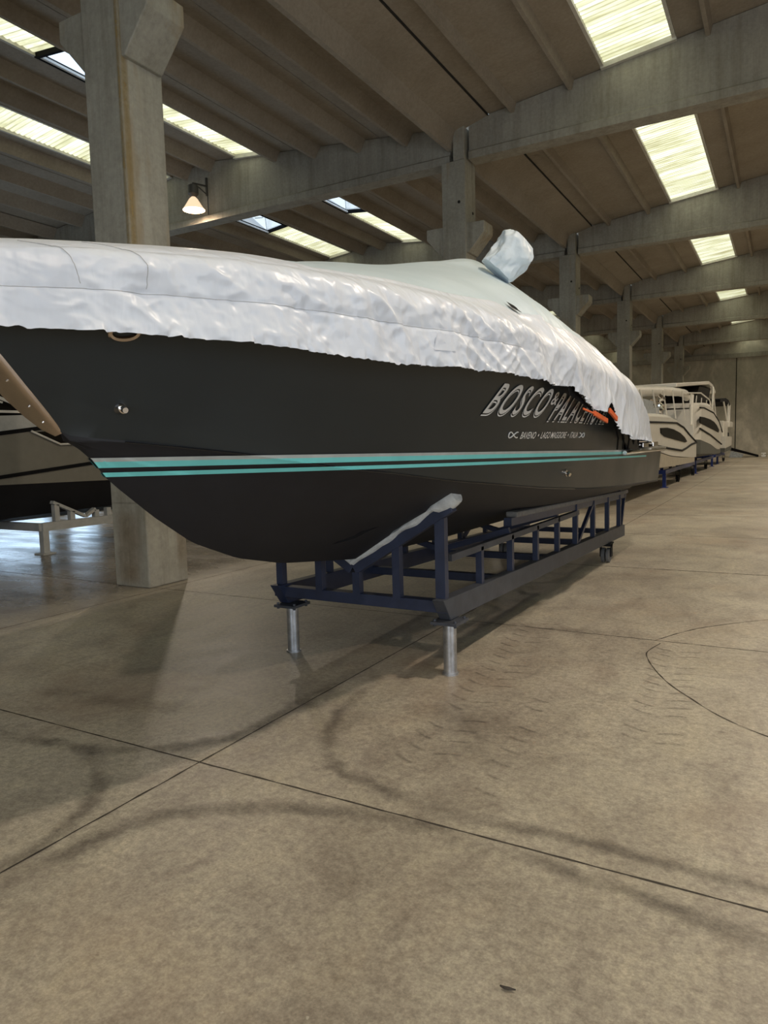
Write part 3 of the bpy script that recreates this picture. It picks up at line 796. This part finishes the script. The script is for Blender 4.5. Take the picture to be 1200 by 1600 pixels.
# dark vent slits
def slit(y0, y1, t0, t1, w, name='vent_slit'):
    b = MB(); rows = []
    for k in range(17):
        f = k/16; y = y0+(y1-y0)*f; tt = t0+(t1-t0)*f; ww = w*math.sin(math.pi*f)+.001; r = []
        for q in (-1, 0, 1):
            p = cpos(y+q*ww*1.2, tt+q*ww, 1); r.append((p[0]+.012, p[1], p[2]+.012))
        rows.append(r)
    b.grid(rows); b.build(name, M['black'], cover)
slit(4.83, 4.96, 1.56, 1.37, .035); slit(8.3, 8.8, 1.62, 1.5, .03)
# patch on skirt
b = MB(); rows = []
for k in range(7):
    y = 3.49+.17*k/6; rows.append([(lambda p: (p[0]+.004, p[1], p[2]))(cpos(y+.03*q/5, .24+.26*q/5, 1)) for q in range(6)])
b.grid(rows); b.build('sewn_patch', M['cloth'], cover, sm=True)
# orange straps with buckles and black webbing
b = MB(); b.bar((XC+1.37, 5.66, 1.895), (XC+1.385, 6.0, 1.862), .012, .016); b.bar((XC+1.385, 5.96, 1.868), (XC+1.39, 6.42, 1.812), .02, .040)
b.build('orange_strap', M['orange'], cover, bevel=.004)
b = MB(); b.bar((XC+1.405, 6.44, 1.905), (XC+1.42, 6.68, 1.832), .02, .045); b.build('orange_strap', M['orange'], cover, bevel=.004)
b = MB(); P = []
b.grid([[(XC+1.33, 5.36, 2.075), (XC+1.33, 5.40, 1.99)], [(XC+1.335, 5.5, 2.06), (XC+1.335, 5.6, 1.965)], [(XC+1.335, 5.75, 1.99), (XC+1.335, 5.85, 1.93)], [(XC+1.335, 6.3, 1.86), (XC+1.335, 6.35, 1.835)]])
b.build('hem_lining', M['black'], cover)
b = MB()
for k in range(5):
    b = MB(); y = 7.0+k*.28; b.tube([(XC+1.34, y, 1.78-k*.02), (XC+1.33, y+.2, 1.66), (XC+1.26, y+.5, 1.55)], .009, 6); b.build('lashing_cord', M['black'], cover)

# wrapped bag standing on the cover
bag = MB()
org = Vector((-2.42, 6.50, 3.255)); er = Vector((.87, .49, 0)); ez = Vector((0, 0, 1)); ed = Vector((-.49, .87, 0))
mdir = (er*.75-ez*.66).normalized(); adir = (er*.62+ez*.78).normalized()
def bagpt(s_, a_):
    r = lerp(s_, [(0, .150), (.12, .165), (.45, .178), (.78, .172), (.92, .135), (1, .02)])
    ca, sa = math.cos(a_), math.sin(a_); q = (abs(ca)**3+abs(sa)**3)**(-1/3)
    v = Vector((ca*q*1.3, sa*q*1.3, s_*1.5))
    r *= 1+.22*(ridged(v*1.1+Vector((3, 1, 7)))-.45)+.12*(ridged(v*2.1)-.4)
    c = org+adir*(s_*.40)+mdir*(.035*math.sin(s_*3))
    return c+mdir*ca*q*r*.95+ed*sa*q*r*.78
rows = [[bagpt(min(1, s_/34*1.0), k*2*math.pi/84) for k in range(84)] for s_ in range(35)]
bag.grid(rows, close=True); bag.fan(rows[-1]); bag.fan(rows[0][::-1])
bo = bag.build('wrapped_bag', M['bag'], sm=True, ang=50, weld=True)
tag(bo, 'blue-grey cloth bag wrapped over gear on top of the boat cover', 'bag')

# ------------------------------------------------------------------ navy cradle
cr = thing('boat_cradle', 'navy steel cradle on silver jack legs under the dark boat', 'boat cradle', (XC, 7.6, 0))
def rz(y): return .565-.0265*(y-4.45)      # top of side rail
for s_, xx in ((1, -2.09), (-1, -3.52)):
    b = MB(); b.bm.free(); b = MB()
    b.prism([(4.40, rz(4.4)), (10.75, rz(10.75)), (10.75, rz(10.75)-.16), (4.52, rz(4.52)-.16)], 'x', xx-.045, xx+.045)
    b.build('side_rail', M['rail'] if s_ > 0 else M['navy'], cr, bevel=.004)
    b = MB(); b.bar((xx, 4.6, rz(4.6)+.275), (xx, 8.2, rz(8.2)+.385-.03), .05, .05); b.build('mid_rail', M['rail'] if s_ > 0 else M['navy'], cr)
    for y in (5.19, 5.905, 6.63, 7.366):
        b = MB(); b.bar((xx, y, rz(y)-.01), (xx, y, rz(4.6)+.275+(y-4.6)*.0042), .05, .05, (0, 1, 0)); b.build('post', M['navy'], cr)
    for y in (8.11, 8.957, 9.77, 10.54):
        b = MB(); b.bar((xx, y, rz(y)-.01), (xx, y, .93), .055, .055, (0, 1, 0)); b.build('post', M['navy'], cr)
    b = MB(); b.bar((xx, 8.95, .87), (xx, 8.2, rz(8.2)), .04, .04); b.build('brace', M['navy'], cr)
    b = MB(); b.bar((xx, 10.95, .86), (xx, 10.7, rz(10.7)), .04, .05); b.build('brace', M['navy'], cr)
    # long bunk under the hull bottom
    xb = xx-s_*.02
    b = MB(); b.bar((xb, 5.9, .955), (xb, 11.0, .815), .07, .07); b.build('bunk_beam', M['navy'], cr)
    b = MB(); b.bar((xb, 6.0, 1.01), (xb, 11.05, .865), .11, .05); b.build('bunk_pad', M['carpet'], cr, bevel=.012)
# front frame: cross beam, posts, V arms
b = MB(); b.bar((-3.58, 4.52, .505), (-2.05, 4.52, .50), .09, .085); b.build('cross_beam', M['navy'], cr, bevel=.004)
V0 = Vector((-2.82, 4.50, .745)); VT = Vector((-2.02, 4.50, 1.235)); VL = Vector((-3.60, 4.50, 1.235))
arm = (VT-V0).normalized(); nrm = Vector((-arm.z, 0, arm.x))
b = MB(); b.bar(V0-nrm*.02, VT-nrm*.02, .08, .075, nrm); b.build('front_arm', M['navy'], cr, bevel=.004)
arml = (VL-V0).normalized(); nl = Vector((arml.z, 0, -arml.x))
b = MB(); b.bar(V0-nl*.02, VL-nl*.02, .08, .075, nl); b.build('front_arm', M['navy'], cr, bevel=.004)
def pad(A, B_, n_, wid):
    b = MB(); rows = []
    for k in range(31):
        f = k/30; c = A.lerp(B_, f); h = .035+.022*noise.noise(Vector((f*7, 1, 2)))+(.03 if f > .80 else 0); r = []
        for q in range(14):
            a_ = q*2*math.pi/14; r.append(c + n_*(.038+math.sin(a_)*h) + Vector((0, 1, 0))*math.cos(a_)*(wid+.008*noise.noise(Vector((f*9, a_, 0)))))
        rows.append(r)
    b.grid(rows, close=True); b.fan(rows[0]); b.fan(rows[-1][::-1]); return b.build('arm_padding', M['pad'], cr, sm=True, ang=60)
pad(V0+arm*.02, VT+arm*.07, nrm, .075); pad(V0+arml*.02, VL+arml*.05, nl, .075)
for x in (-3.52, -3.14, -2.80, -2.455, -2.10):
    zt = (V0.z+(abs(x-V0.x))*(VT.z-V0.z)/(VT.x-V0.x)) - .05
    b = MB(); b.bar((x, 4.50, .52), (x, 4.50, zt), .06 if x != -2.10 else .075, .06, (0, 1, 0)); b.build('post', M['navy'], cr)
for y in (5.9, 7.4, 8.95, 10.5):
    b = MB(); b.bar((-3.5, y, rz(y)-.08), (-2.1, y, rz(y)-.08), .07, .07); b.build('cross_beam', M['navy'], cr)
    for x_e in (-3.5, -2.1): b = MB(); b.bar((x_e, y+.02, .88), (-2.765, y+.02, .68), .05, .05); b.build('v_support', M['navy'], cr)
for x in (-3.465, -2.07):
    b = MB(); b.box((x-.10, 4.44, rz(4.5)-.185), (x+.10, 4.66, rz(4.5)-.165)); 
    for sx in (-.08, .08):
        for sy in (-.08, .08): b.tube([(x+sx, 4.55+sy, rz(4.5)-.20), (x+sx, 4.55+sy, rz(4.5)-.15)], .011, 6)
    b.build('jack_plate', M['rail'], cr)
    b = MB(); b.tube([(x, 4.55, .012), (x, 4.55, rz(4.5)-.18)], .048, 24); j = b.build('jack_leg', M['galv'], cr, sm=True)
    b = MB(); b.tube([(x, 4.55, 0), (x, 4.55, .014)], .060, 24); b.build('jack_foot', M['galv'], j, sm=True); 
def caster(x, y, ztop, parent, m=M['wheel'], r=.10):
    b = MB(); b.box((x-.08, y-.10, ztop-.02), (x+.08, y+.10, ztop)); b.box((x-.075, y-.05, r*.8), (x-.065, y+.05, ztop-.02)); b.box((x+.065, y-.05, r*.8), (x+.075, y+.05, ztop-.02)).box((x-.075, y-.06, ztop-.05), (x+.075, y+.06, ztop-.02))
    f = b.build('caster_fork', M['rubber'], parent)
    for s_ in (-1, 1):
        w = MB(); w.tube([(x+s_*.032-.024, y, r), (x+s_*.032-.018, y, r), (x+s_*.032+.018, y, r), (x+s_*.032+.024, y, r)], [r*.85, r, r, r*.85], 24)
        w.build('caster_wheel', m, parent, sm=True, ang=50)
caster(-2.09, 9.72, rz(9.7)-.155, cr); caster(-3.52, 9.72, rz(9.7)-.155, cr)

# ------------------------------------------------------------------ boat and cradle at the left
def simple_cradle(label, x0, x1, y0, y1, zr, m, legs, cast, vs=(), arms=True, cat='boat cradle', bunkz=.8):
    t_ = thing('boat_cradle', label, cat, ((x0+x1)/2, (y0+y1)/2, 0))
    for x in (x0, x1):
        b = MB(); b.bar((x, y0, zr), (x, y1, zr), .09, .14); b.build('side_rail', m, t_)
    for y in (y0, y1):
        b = MB(); b.bar((x0, y, zr), (x1, y, zr), .09, .13); b.build('cross_beam', m, t_)
    xm = (x0+x1)/2
    for y in vs:
        for s_, x in ((1, x1), (-1, x0)):
            b = MB(); b.bar((xm, y, zr+.06), (x-s_*.1, y, bunkz), .09, .08); b.build('v_arm', m, t_)
            b = MB(); b.bar((x-s_*.15, y, zr), (x-s_*.15, y, bunkz-.03), .10, .08, (0, 1, 0)); b.build('post', m, t_)
    for y in legs:
        for x in (x0, x1):
            b = MB(); b.bar((x, y, .02), (x, y, zr-.06), .11, .11, (0, 1, 0)).box((x-.12, y-.12, 0), (x+.12, y+.12, .02)); b.build('leg', m, t_)
    for y in cast:
        for x in (x0, x1): caster(x, y, zr-.07, t_, M['rubber'], .13)
    return t_
simple_cradle('white steel cradle at left behind the large near column', -13.1, -10.74, 7.38, 13.2, .45, M['steelw'], (7.42,), (12.6,), (12.0,), bunkz=.80)
lc = COL.objects['boat_cradle.001']
for ya_, za_, yb_, zb_ in ((7.66, .845, 8.30, .545), (8.30, .545, 8.50, .66)):
    b = MB(); b.bar((-10.82, ya_, za_), (-10.82, yb_, zb_), .09, .05); b.build('v_arm', M['steelw'], lc)
for y_p, z_p in ((7.72, .80), (8.02, .66), (8.52, .64), (8.78, .66)):
    b = MB(); b.bar((-10.82, y_p, .45), (-10.82, y_p, z_p), .09, .09, (0, 1, 0)); b.build('post', M['steelw'], lc)
bl = thing('cabin_boat', 'grey cabin boat with black bottom at the left edge', 'boat', (-12, 9, 0))
def side_hull(parent, name, m, stations, xc, mirror=True):
    """stations: (y, [(b, z), ...]) lofted and closed"""
    b = MB(); rows = []
    for y, S in stations: rows.append([(xc-p, y, z) for p, z in S[::-1]] + [(xc+p, y, z) for p, z in S])
    b.grid(rows, close=True); b.fan(rows[0]); b.fan(rows[-1][::-1])
    return b.build(name, m, parent, sm=True, ang=35, weld=True)
xc = -12.05
def Lz(y, z0, s_): return z0+s_*(y-6.77)
ysL = [2.5+.6*i for i in range(18)]
def bL(y): return 1.25*min(1, max(.02, (13.2-y)/3.5))**.5 if y > 9.7 else 1.25
side_hull(bl, 'bottom', M['bottom'], [(y, [(.0, .50), (bL(y)*.75, .60+.02*(y-6)), (bL(y), 1.19-.016*(y-6.77))]) for y in ysL], xc)
side_hull(bl, 'topside', M['gelgrey'], [(y, [(0, 1.185-.016*(y-6.77)), (bL(y)+.005, 1.19-.016*(y-6.77)), (bL(y)+.03, Lz(y, 1.97, .13)), (bL(y)-.03, Lz(y, 1.99, .13)), (0, Lz(y, 1.99, .13))]) for y in ysL], xc)
def sideband(parent, name, m, xf, y0, y1, za, zb, n=20):
    b = MB(); rows = []
    for k in range(n+1):
        y = y0+(y1-y0)*k/n; rows.append([(xf(y), y, za(y)), (xf(y), y, zb(y))])
    b.grid(rows); 
    return b.build(name, m, parent)
xs_ = lambda y: xc+bL(y)+.04
sideband(bl, 'rub_rail', M['black'], xs_, 3, 12.5, lambda y: Lz(y, 2.03, .125), lambda y: Lz(y, 1.965, .125))
sideband(bl, 'hull_stripe', M['black'], lambda y: xs_(y)-.01, 3, 12.5, lambda y: Lz(y, 1.345, .096), lambda y: Lz(y, 1.285, .096))
b = MB(); b.grid([[(xs_(7.4)+.01, 7.36, 2.02), (xs_(7.9)+.01, 7.86, 1.84)], [(xs_(8.8)+.01, 8.8, 2.12), (xs_(8.8)+.01, 8.8, 1.87)]]); wdw = b.build('hull_window', M['glassd'], bl)
b = MB(); b.tube([(xs_(7.4)+.015, 7.33, 2.04), (xs_(7.9)+.015, 7.85, 1.82), (xs_(8.8)+.015, 8.85, 1.85)], .018, 6); b.build('window_trim', M['gel'], bl)
side_hull(bl, 'cabin', M['steelw'], [(y, [(0, Lz(y, 1.98, .13)), (bL(y)-.06, Lz(y, 1.98, .13)), (bL(y)-.12, Lz(y, 2.28, .05)), (0, Lz(y, 2.30, .05))]) for y in ysL[:15]], xc)
side_hull(bl, 'windscreen', M['glassd'], [(y, [(0, 2.25), (bL(y)-.14, 2.25), (bL(y)-.45, 3.05), (0, 3.1)]) for y in ysL[:10]], xc)
b = MB(); b.bar((xc+1.08, 6.9, 2.6), (xc+1.13, 7.55, 2.36), .02, .05); b.bar((xc+1.14, 4, 2.34), (xc+1.14, 8, 2.36), .03, .04); b.bar((xc+1.0, 5.5, 2.9), (xc+1.1, 7.0, 2.5), .03, .03)
b.build('window_bar', M['gel'], bl)

# ------------------------------------------------------------------ white boats in the row beyond
BX = -4.35
def prof_hull(parent, name, m, ylist, zb, zt, bfun, tum=.0, bfrac=1.0):
    st = []
    for y in ylist:
        bb = bfun(y); z0, z1 = zb(y), zt(y)
        if z1 < z0+.01: z1 = z0+.01
        st.append((y, [(0, z0-.0), (bb*bfrac, z0), (bb, z0+(z1-z0)*.35), (bb, z0+(z1-z0)*.7), (bb-tum, z1), (0, z1+.02)]))
    return side_hull(parent, name, m, st, BX)
def cv(pts): return lambda y: slerp(y, pts)
def decal(parent, name, m, poly, x, th=.02):
    b = MB(); b.prism(poly, 'x', x, x+th); return b.build(name, m, parent)
def band(parent, name, m, pts, x, w=.03):
    b = MB(); b.tube([(x, y, z) for y, z in pts], w, 6); return b.build(name, m, parent, sm=True)
bx = 1.25; SX = BX+bx
# boat 1
w1 = thing('cabin_boat', 'white cabin boat nearest behind the dark boat, folded bimini on top', 'boat', (BX, 25, 0))
yl = [17+.45*i for i in range(31)]; f1 = lambda y: bx*min(1, max(.05, (y-15.5)/3))**.5
prof_hull(w1, 'topside', M['gel'], [y for y in yl if y <= 30.5], cv([(17, 1.3), (20.5, 1.28), (23.7, 1.09), (26.9, .97), (29.9, .88), (30.6, .88)]), cv([(17, 2.04), (22.3, 2.10), (24.6, 2.12), (26.4, 1.99), (28.3, 1.72), (30.5, 1.45)]), f1)
prof_hull(w1, 'bottom', M['geltan'], [y for y in yl if y <= 30.3], lambda y: .60, cv([(17, 1.28), (20.5, 1.26), (23.7, 1.07), (26.9, .95), (30.6, .87)]), lambda y: f1(y)-.01, 0, .25)
prof_hull(w1, 'coaming', M['gel'], [y for y in yl if y <= 30.1], cv([(17, 2.0), (24.6, 2.06), (26.4, 1.93), (28.3, 1.66), (30.5, 1.4)]), cv([(17, 2.2), (21, 2.34), (23.6, 2.36), (25.6, 2.26), (27.7, 2.0), (29.9, 1.62)]), lambda y: f1(y)-.08, .12)
band(w1, 'rub_rail', M['rubber'], [(18.5, 2.06), (22.3, 2.1), (24.6, 2.12), (26.4, 1.99), (28.3, 1.72), (30.45, 1.45)], SX+.01, .03)
band(w1, 'boot_stripe', M['rubber'], [(19, 1.50), (20.5, 1.44), (23, 1.33), (26, 1.21), (27.2, 1.27), (28.8, 1.39), (30.5, 1.44)], SX+.01, .035)
decal(w1, 'hull_window', M['glassd'], [(21.2, 1.93), (22.5, 1.95), (23.8, 1.91), (25.45, 1.80), (26.6, 1.66), (27.35, 1.50), (26.84, 1.48), (24.5, 1.58), (22.0, 1.69), (21.3, 1.78)], SX-.01, .035)
t_ = MB(); rows = []
for k in range(21):
    y = 18.5+12.2*k/20; z = lerp(y, [(18, 2.80), (25, 3.18), (30, 3.36), (30.8, 3.2)])
    rows.append([(BX+.85+.14*math.cos(a_*math.pi/5), y, z+(.15+.03*noise.noise(Vector((y*2, a_, 0))))*math.sin(a_*math.pi/5)) for a_ in range(10)])
t_.grid(rows, close=True); t_.fan(rows[0]); t_.fan(rows[-1][::-1]); t_.build('bimini_bundle', M['gel'], w1, sm=True, ang=60)
t_ = MB(); t_.tube([(SX-.25, 31.0, 3.3), (SX-.1, 29.6, 2.1)], [.09, .04], 8); t_.tube([(SX-.25, 31.0, 3.3), (SX-.1, 30.4, 1.8)], .02, 6)
t_.build('bimini_leg', M['gel'], w1)
for y in (19.5, 21.5, 23.5, 25.5, 28): t_ = MB(); t_.tube([(SX-.25, y, 2.9+(y-19)*.05), (SX-.2, y+.5, 2.3)], .022, 6); t_.build('bimini_pole', M['gel'], w1)
t_ = MB(); t_.box((BX-.8, 19, 2.3), (SX-.2, 22.4, 2.52)); t_.box((BX-.8, 18.5, 2.52), (SX-.3, 22.0, 2.72)); t_.build('windscreen', M['greyplas'], w1)
t_ = MB()
rnd = random.Random(4)
for k in range(14):
    p = Vector((SX-.3+rnd.uniform(-.15, .1), 22.8+rnd.uniform(-.6, .9), 2.4+rnd.uniform(0, .45))); t_.tube([p, p+Vector((rnd.uniform(-.2, .2), rnd.uniform(-.4, .4), rnd.uniform(-.25, .25)))], rnd.uniform(.02, .06), 6)
t_.build('deck_gear', M['chrome'], w1)
# boat 2
w2 = thing('cabin_boat', 'tall white cabin boat with hardtop and grey bottom, second in the far row', 'boat', (BX, 36, 0))
yl2 = [31.6+.4*i for i in range(34)]; f2 = lambda y: bx*min(1, max(.05, (44.9-y)/2.4))**.35*min(1, max(.3, (y-30)/2))
prof_hull(w2, 'topside', M['gel'], yl2[:-2], cv([(31.5, 1.56), (36.4, 1.3), (41.2, .98), (42.8, 1.1), (44.6, 1.3)]), cv([(31.6, 2.84), (33.2, 2.88), (37.8, 2.79), (40.9, 2.44), (43.5, 1.89), (44.6, 1.38)]), f2)
prof_hull(w2, 'bottom', M['greybot'], yl2[:-6], lambda y: .62, cv([(31.5, 1.6), (36.4, 1.32), (41.2, 1.0), (42.5, 1.0)]), lambda y: f2(y)-.01, 0, .3)
prof_hull(w2, 'coaming', M['gel'], yl2[:-5], cv([(31.6, 2.8), (37.8, 2.72), (40.9, 2.4), (43.5, 1.8)]), cv([(31.6, 3.04), (36.8, 3.2), (39.6, 3.0), (41.5, 2.6), (43.5, 1.95)]), lambda y: f2(y)-.08, .1)
band(w2, 'rub_rail', M['rubber'], [(31.7, 2.84), (33.2, 2.88), (37.8, 2.79), (40.9, 2.44), (43.3, 1.89)], SX, .035)
band(w2, 'boot_stripe', M['rubber'], [(31.7, 1.99), (36.4, 1.72), (39.6, 1.47), (42.8, 1.23)], SX+.01, .04)
decal(w2, 'hull_window', M['glassd'], [(31.6, 2.47), (33.3, 2.48), (36, 2.44), (37.9, 2.36), (39.6, 2.2), (40.95, 1.98), (40.58, 1.86), (38, 1.97), (34.78, 2.09), (31.6, 2.22)], SX-.01, .035)
t_ = MB()
t_.prism([(21+6, 3.42), (38.8, 4.22), (41.0, 4.18), (42.4, 3.95), (42.6, 4.06), (41, 4.34), (38.8, 4.38), (27, 3.56)], 'x', BX-.9, BX+.95); t_.build('hardtop', M['gel'], w2, bevel=.03)
t_ = MB(); t_.prism([(33.6, 3.1), (39.2, 3.1), (41.3, 4.12), (36, 3.98)], 'x', BX-.7, BX+.8); t_.build('windscreen', M['glassd'], w2)
t_ = MB()
for y in (30, 32, 34, 36.2, 38): t_.tube([(SX-.2, y, 2.9), (SX-.2, y+.3, 3.35)], .022, 6)
t_.tube([(SX-.2, 29, 3.30), (SX-.2, 34, 3.55), (SX-.2, 38, 3.42), (SX-.2, 39.2, 3.1)], .03, 6); t_.tube([(SX-.2, 39.5, 3.0), (SX-.3, 40.9, 4.2)], .05, 6); t_.tube([(SX-.2, 42, 2.4), (SX-.3, 40.9, 4.2)], .03, 6)
t_.build('guard_rail', M['gel'], w2)
# boat 3
w3 = thing('cabin_boat', 'small white boat with black bimini, farthest in the row', 'boat', (BX, 49, 0))
yl3 = [45.6+.5*i for i in range(13)]; f3 = lambda y: bx
prof_hull(w3, 'topside', M['gel'], yl3[:-1], cv([(45.6, .95), (51, 1.08), (52, 1.2)]), cv([(45.6, 1.66), (51, 1.60), (52, 1.5)]), f3)
prof_hull(w3, 'bottom', M['greybot'], yl3[:-1], lambda y: .62, cv([(45.6, .97), (51, 1.08), (52, 1.2)]), lambda y: f3(y)-.02, 0, .3)
t_ = MB(); t_.box((BX-1.1, 45.8, 1.6), (SX-.1, 49, 2.55)); t_.box((BX-1.1, 49, 2.2), (SX+.0, 52, 2.58)); t_.build('deck_housing', M['gel'], w3, bevel=.06)
t_ = MB(); t_.prism([(45, 3.75), (49.2, 4.01), (51.6, 3.98), (53.0, 3.80), (52.9, 3.65), (49, 3.8), (45, 3.6)], 'x', BX-1, SX-.25); t_.build('bimini', M['black'], w3)
t_ = MB(); t_.tube([(SX-.3, 52.8, 3.7), (SX-.3, 52.6, 2.6)], .09, 6); t_.build('arch_pole', M['gel'], w3)
t_ = MB(); t_.tube([(SX-.3, 51.6, 3.9), (SX-.2, 50.6, 2.5)], .05, 6); t_.build('arch_pole', M['gel'], w3)
t_ = MB(); t_.tube([(SX-.3, 48, 3.8), (SX-.2, 50.2, 2.5)], .05, 6); t_.build('arch_pole', M['gel'], w3)
t_ = MB(); t_.box((BX+.4, 51.9, .9), (BX+1.0, 52.6, 1.9)); t_.build('outboard_motor', M['rubber'], w3, bevel=.05)
simple_cradle('bright blue steel cradle under the nearest white cabin boat', -5.3, -3.52, 25.1, 33.8, .52, M['blue'], (25.14,), (28.5, 33.4), (25.6, 29.5, 33.0), bunkz=.80)
simple_cradle('blue steel cradle under the tall white hardtop boat', -5.3, -3.6, 35.0, 43.8, .52, M['blue'], (35.05, 43.4), (39.9,), (36, 40, 43), bunkz=.80)
simple_cradle('blue steel cradle under the farthest white boat', -5.3, -3.62, 45.4, 52.2, .52, M['blue'], (47.2,), (51.9,), (46, 51), bunkz=.80)

# items by the far wall
t_ = MB(); t_.prism([(-4.6, .99), (-1.9, .14), (-1.9, .0), (-4.6, .74)], 'y', 62.0, 62.9); r = t_.build('loading_ramp', M['black'])
tag(r, 'long dark sloping ramp leaning by the far wall', 'ramp')
t_ = MB(); t_.prism([(-3.9, .0), (-3.0, .0), (-2.85, .22), (-3.75, .50)], 'y', 61.2, 61.8); r = t_.build('grey_crate', M['greyplas']); tag(r, 'grey slanted crate under the dark ramp by the far wall', 'crate')
for k, (x, lb) in enumerate(((-1.55, 'small white block left of its twin by the far wall'), (-1.0, 'small white block right of its twin by the far wall'))):
    t_ = MB(); t_.box((x-.16-.1*k, 62.5, 0), (x+.16+.1*k, 62.8, .12)).box((x-.16-.1*k, 62.5, .22), (x+.16+.1*k, 62.8, .30)).box((x-.05, 62.5, .1), (x+.05, 62.8, .24)); r = t_.build('white_block', M['whiteframe']); tag(r, lb, 'block')

# ------------------------------------------------------------------ marks on the floor
tr = [curve2([(-4.6, 2.40), (-3.6, 2.46), (-3.1, 2.62), (-2.75, 3.0), (-2.70, 3.6), (-2.72, 4.4)]),
      curve2([(-2.60, 1.3), (-2.58, 1.7), (-2.50, 2.05), (-2.35, 2.25), (-2.05, 2.45), (-1.6, 2.58), (-1.3, 2.62), (-.95, 2.55)]),
      curve2([(-2.72, 1.3), (-2.72, 1.8), (-2.85, 2.1), (-3.1, 2.35), (-3.5, 2.55)]),
      curve2([(-2.45, 4.2), (-2.42, 3.7), (-2.25, 3.25), (-2.05, 2.98), (-1.75, 2.85), (-1.2, 2.78)])]
mark('tyre_mark', tr[:2], .17, M['tyre'], .0022, seed=1)
mark('tyre_mark', tr[2:], .14, M['tyre'], .0024, seed=5)
mark('tyre_mark', [curve2([(-1.4, 2.72), (-.9, 2.80), (-.5, 2.80), (-.1, 2.80), (.4, 2.82)]), curve2([(-1.0, 2.60), (-.6, 2.57), (-.3, 2.53), (.1, 2.45)])], .13, M['tyre'], .0023, seed=9)
# tread chevrons, two wheel tracks
rnd = random.Random(7); ch = []
def bent(x, y, dx, dy, c): return curve2([(x, y), (x+dx*.5+c*dy, y+dy*.5-c*dx), (x+dx, y+dy)], 4)
for k in range(20):
    y = 3.15+k*.16; x = -1.62-.10*(y-3.15)+rnd.uniform(-.02, .02)
    if rnd.random() < .85: ch.append(bent(x-.17, y+.07, .15, -.08, .05))
    if rnd.random() < .6: ch.append(bent(x+.02, y-.02, .16, .05, -.06))
    if k < 9 and rnd.random() < .7: ch.append(bent(x+.35, y-.1, .14, -.05, .06))
for k in range(14):
    y = 3.95+k*.14; x = -.62-.05*(y-4)
    if rnd.random() < .9: ch.append(bent(x-.17, y+.06, .15, -.08, .06))
    if rnd.random() < .8: ch.append(bent(x+.02, y-.02, .16, .05, -.06))
mark('tread_print', ch, .034, M['tread'], .0026, .3, 60)
cracks = [curve2([(-.85, 5.95), (-.9, 5.6), (-.72, 5.1), (-.50, 4.75), (-.2, 4.4), (.3, 4.1)]), curve2([(-.9, 6.03), (-.6, 6.6), (.0, 7.2), (.7, 7.5)])]
for k, s_ in enumerate(cracks):
    b = MB(); b.grid(ribbon(s_, .008, .0018, 1.2, 80+k)); b.build('crack', M['joint'], floor)
mark('pale_patch', [curve2([(-6.7, 3.75), (-6.2, 4.1), (-6.3, 4.6), (-6.5, 5.0)]), [(-6.75, 5.5), (-6.3, 5.75)]], .03, M['chalk'], .0024, .4, 90)
mark('damp_patch', [curve2([(-2.6, 5.9), (-2.0, 6.05), (-1.2, 6.1)]), curve2([(-1.3, 3.2), (-1.5, 3.6), (-1.9, 4.0)]), curve2([(-4.6, 3.0), (-3.9, 3.1), (-3.2, 3.2)])], .28, M['damp'], .002, .6, 95)
t_ = MB(); rows = []
lf = Vector((-0.721, 1.903, .006))
for k in range(9):
    f = k/8; w = .007*math.sin(math.pi*min(1, f*1.05))+.001
    c = lf+Vector((f*0.0480, f*0.0050, 0)); rows.append([c+Vector((-w*.3, -w, .001)), c+Vector((0, 0, .006)), c+Vector((w*.3, w, .001))])
t_.grid(rows); lo_ = t_.build('dry_leaf', M['joint']); tag(lo_, 'small dark dry leaf lying on the foreground floor', 'leaf')
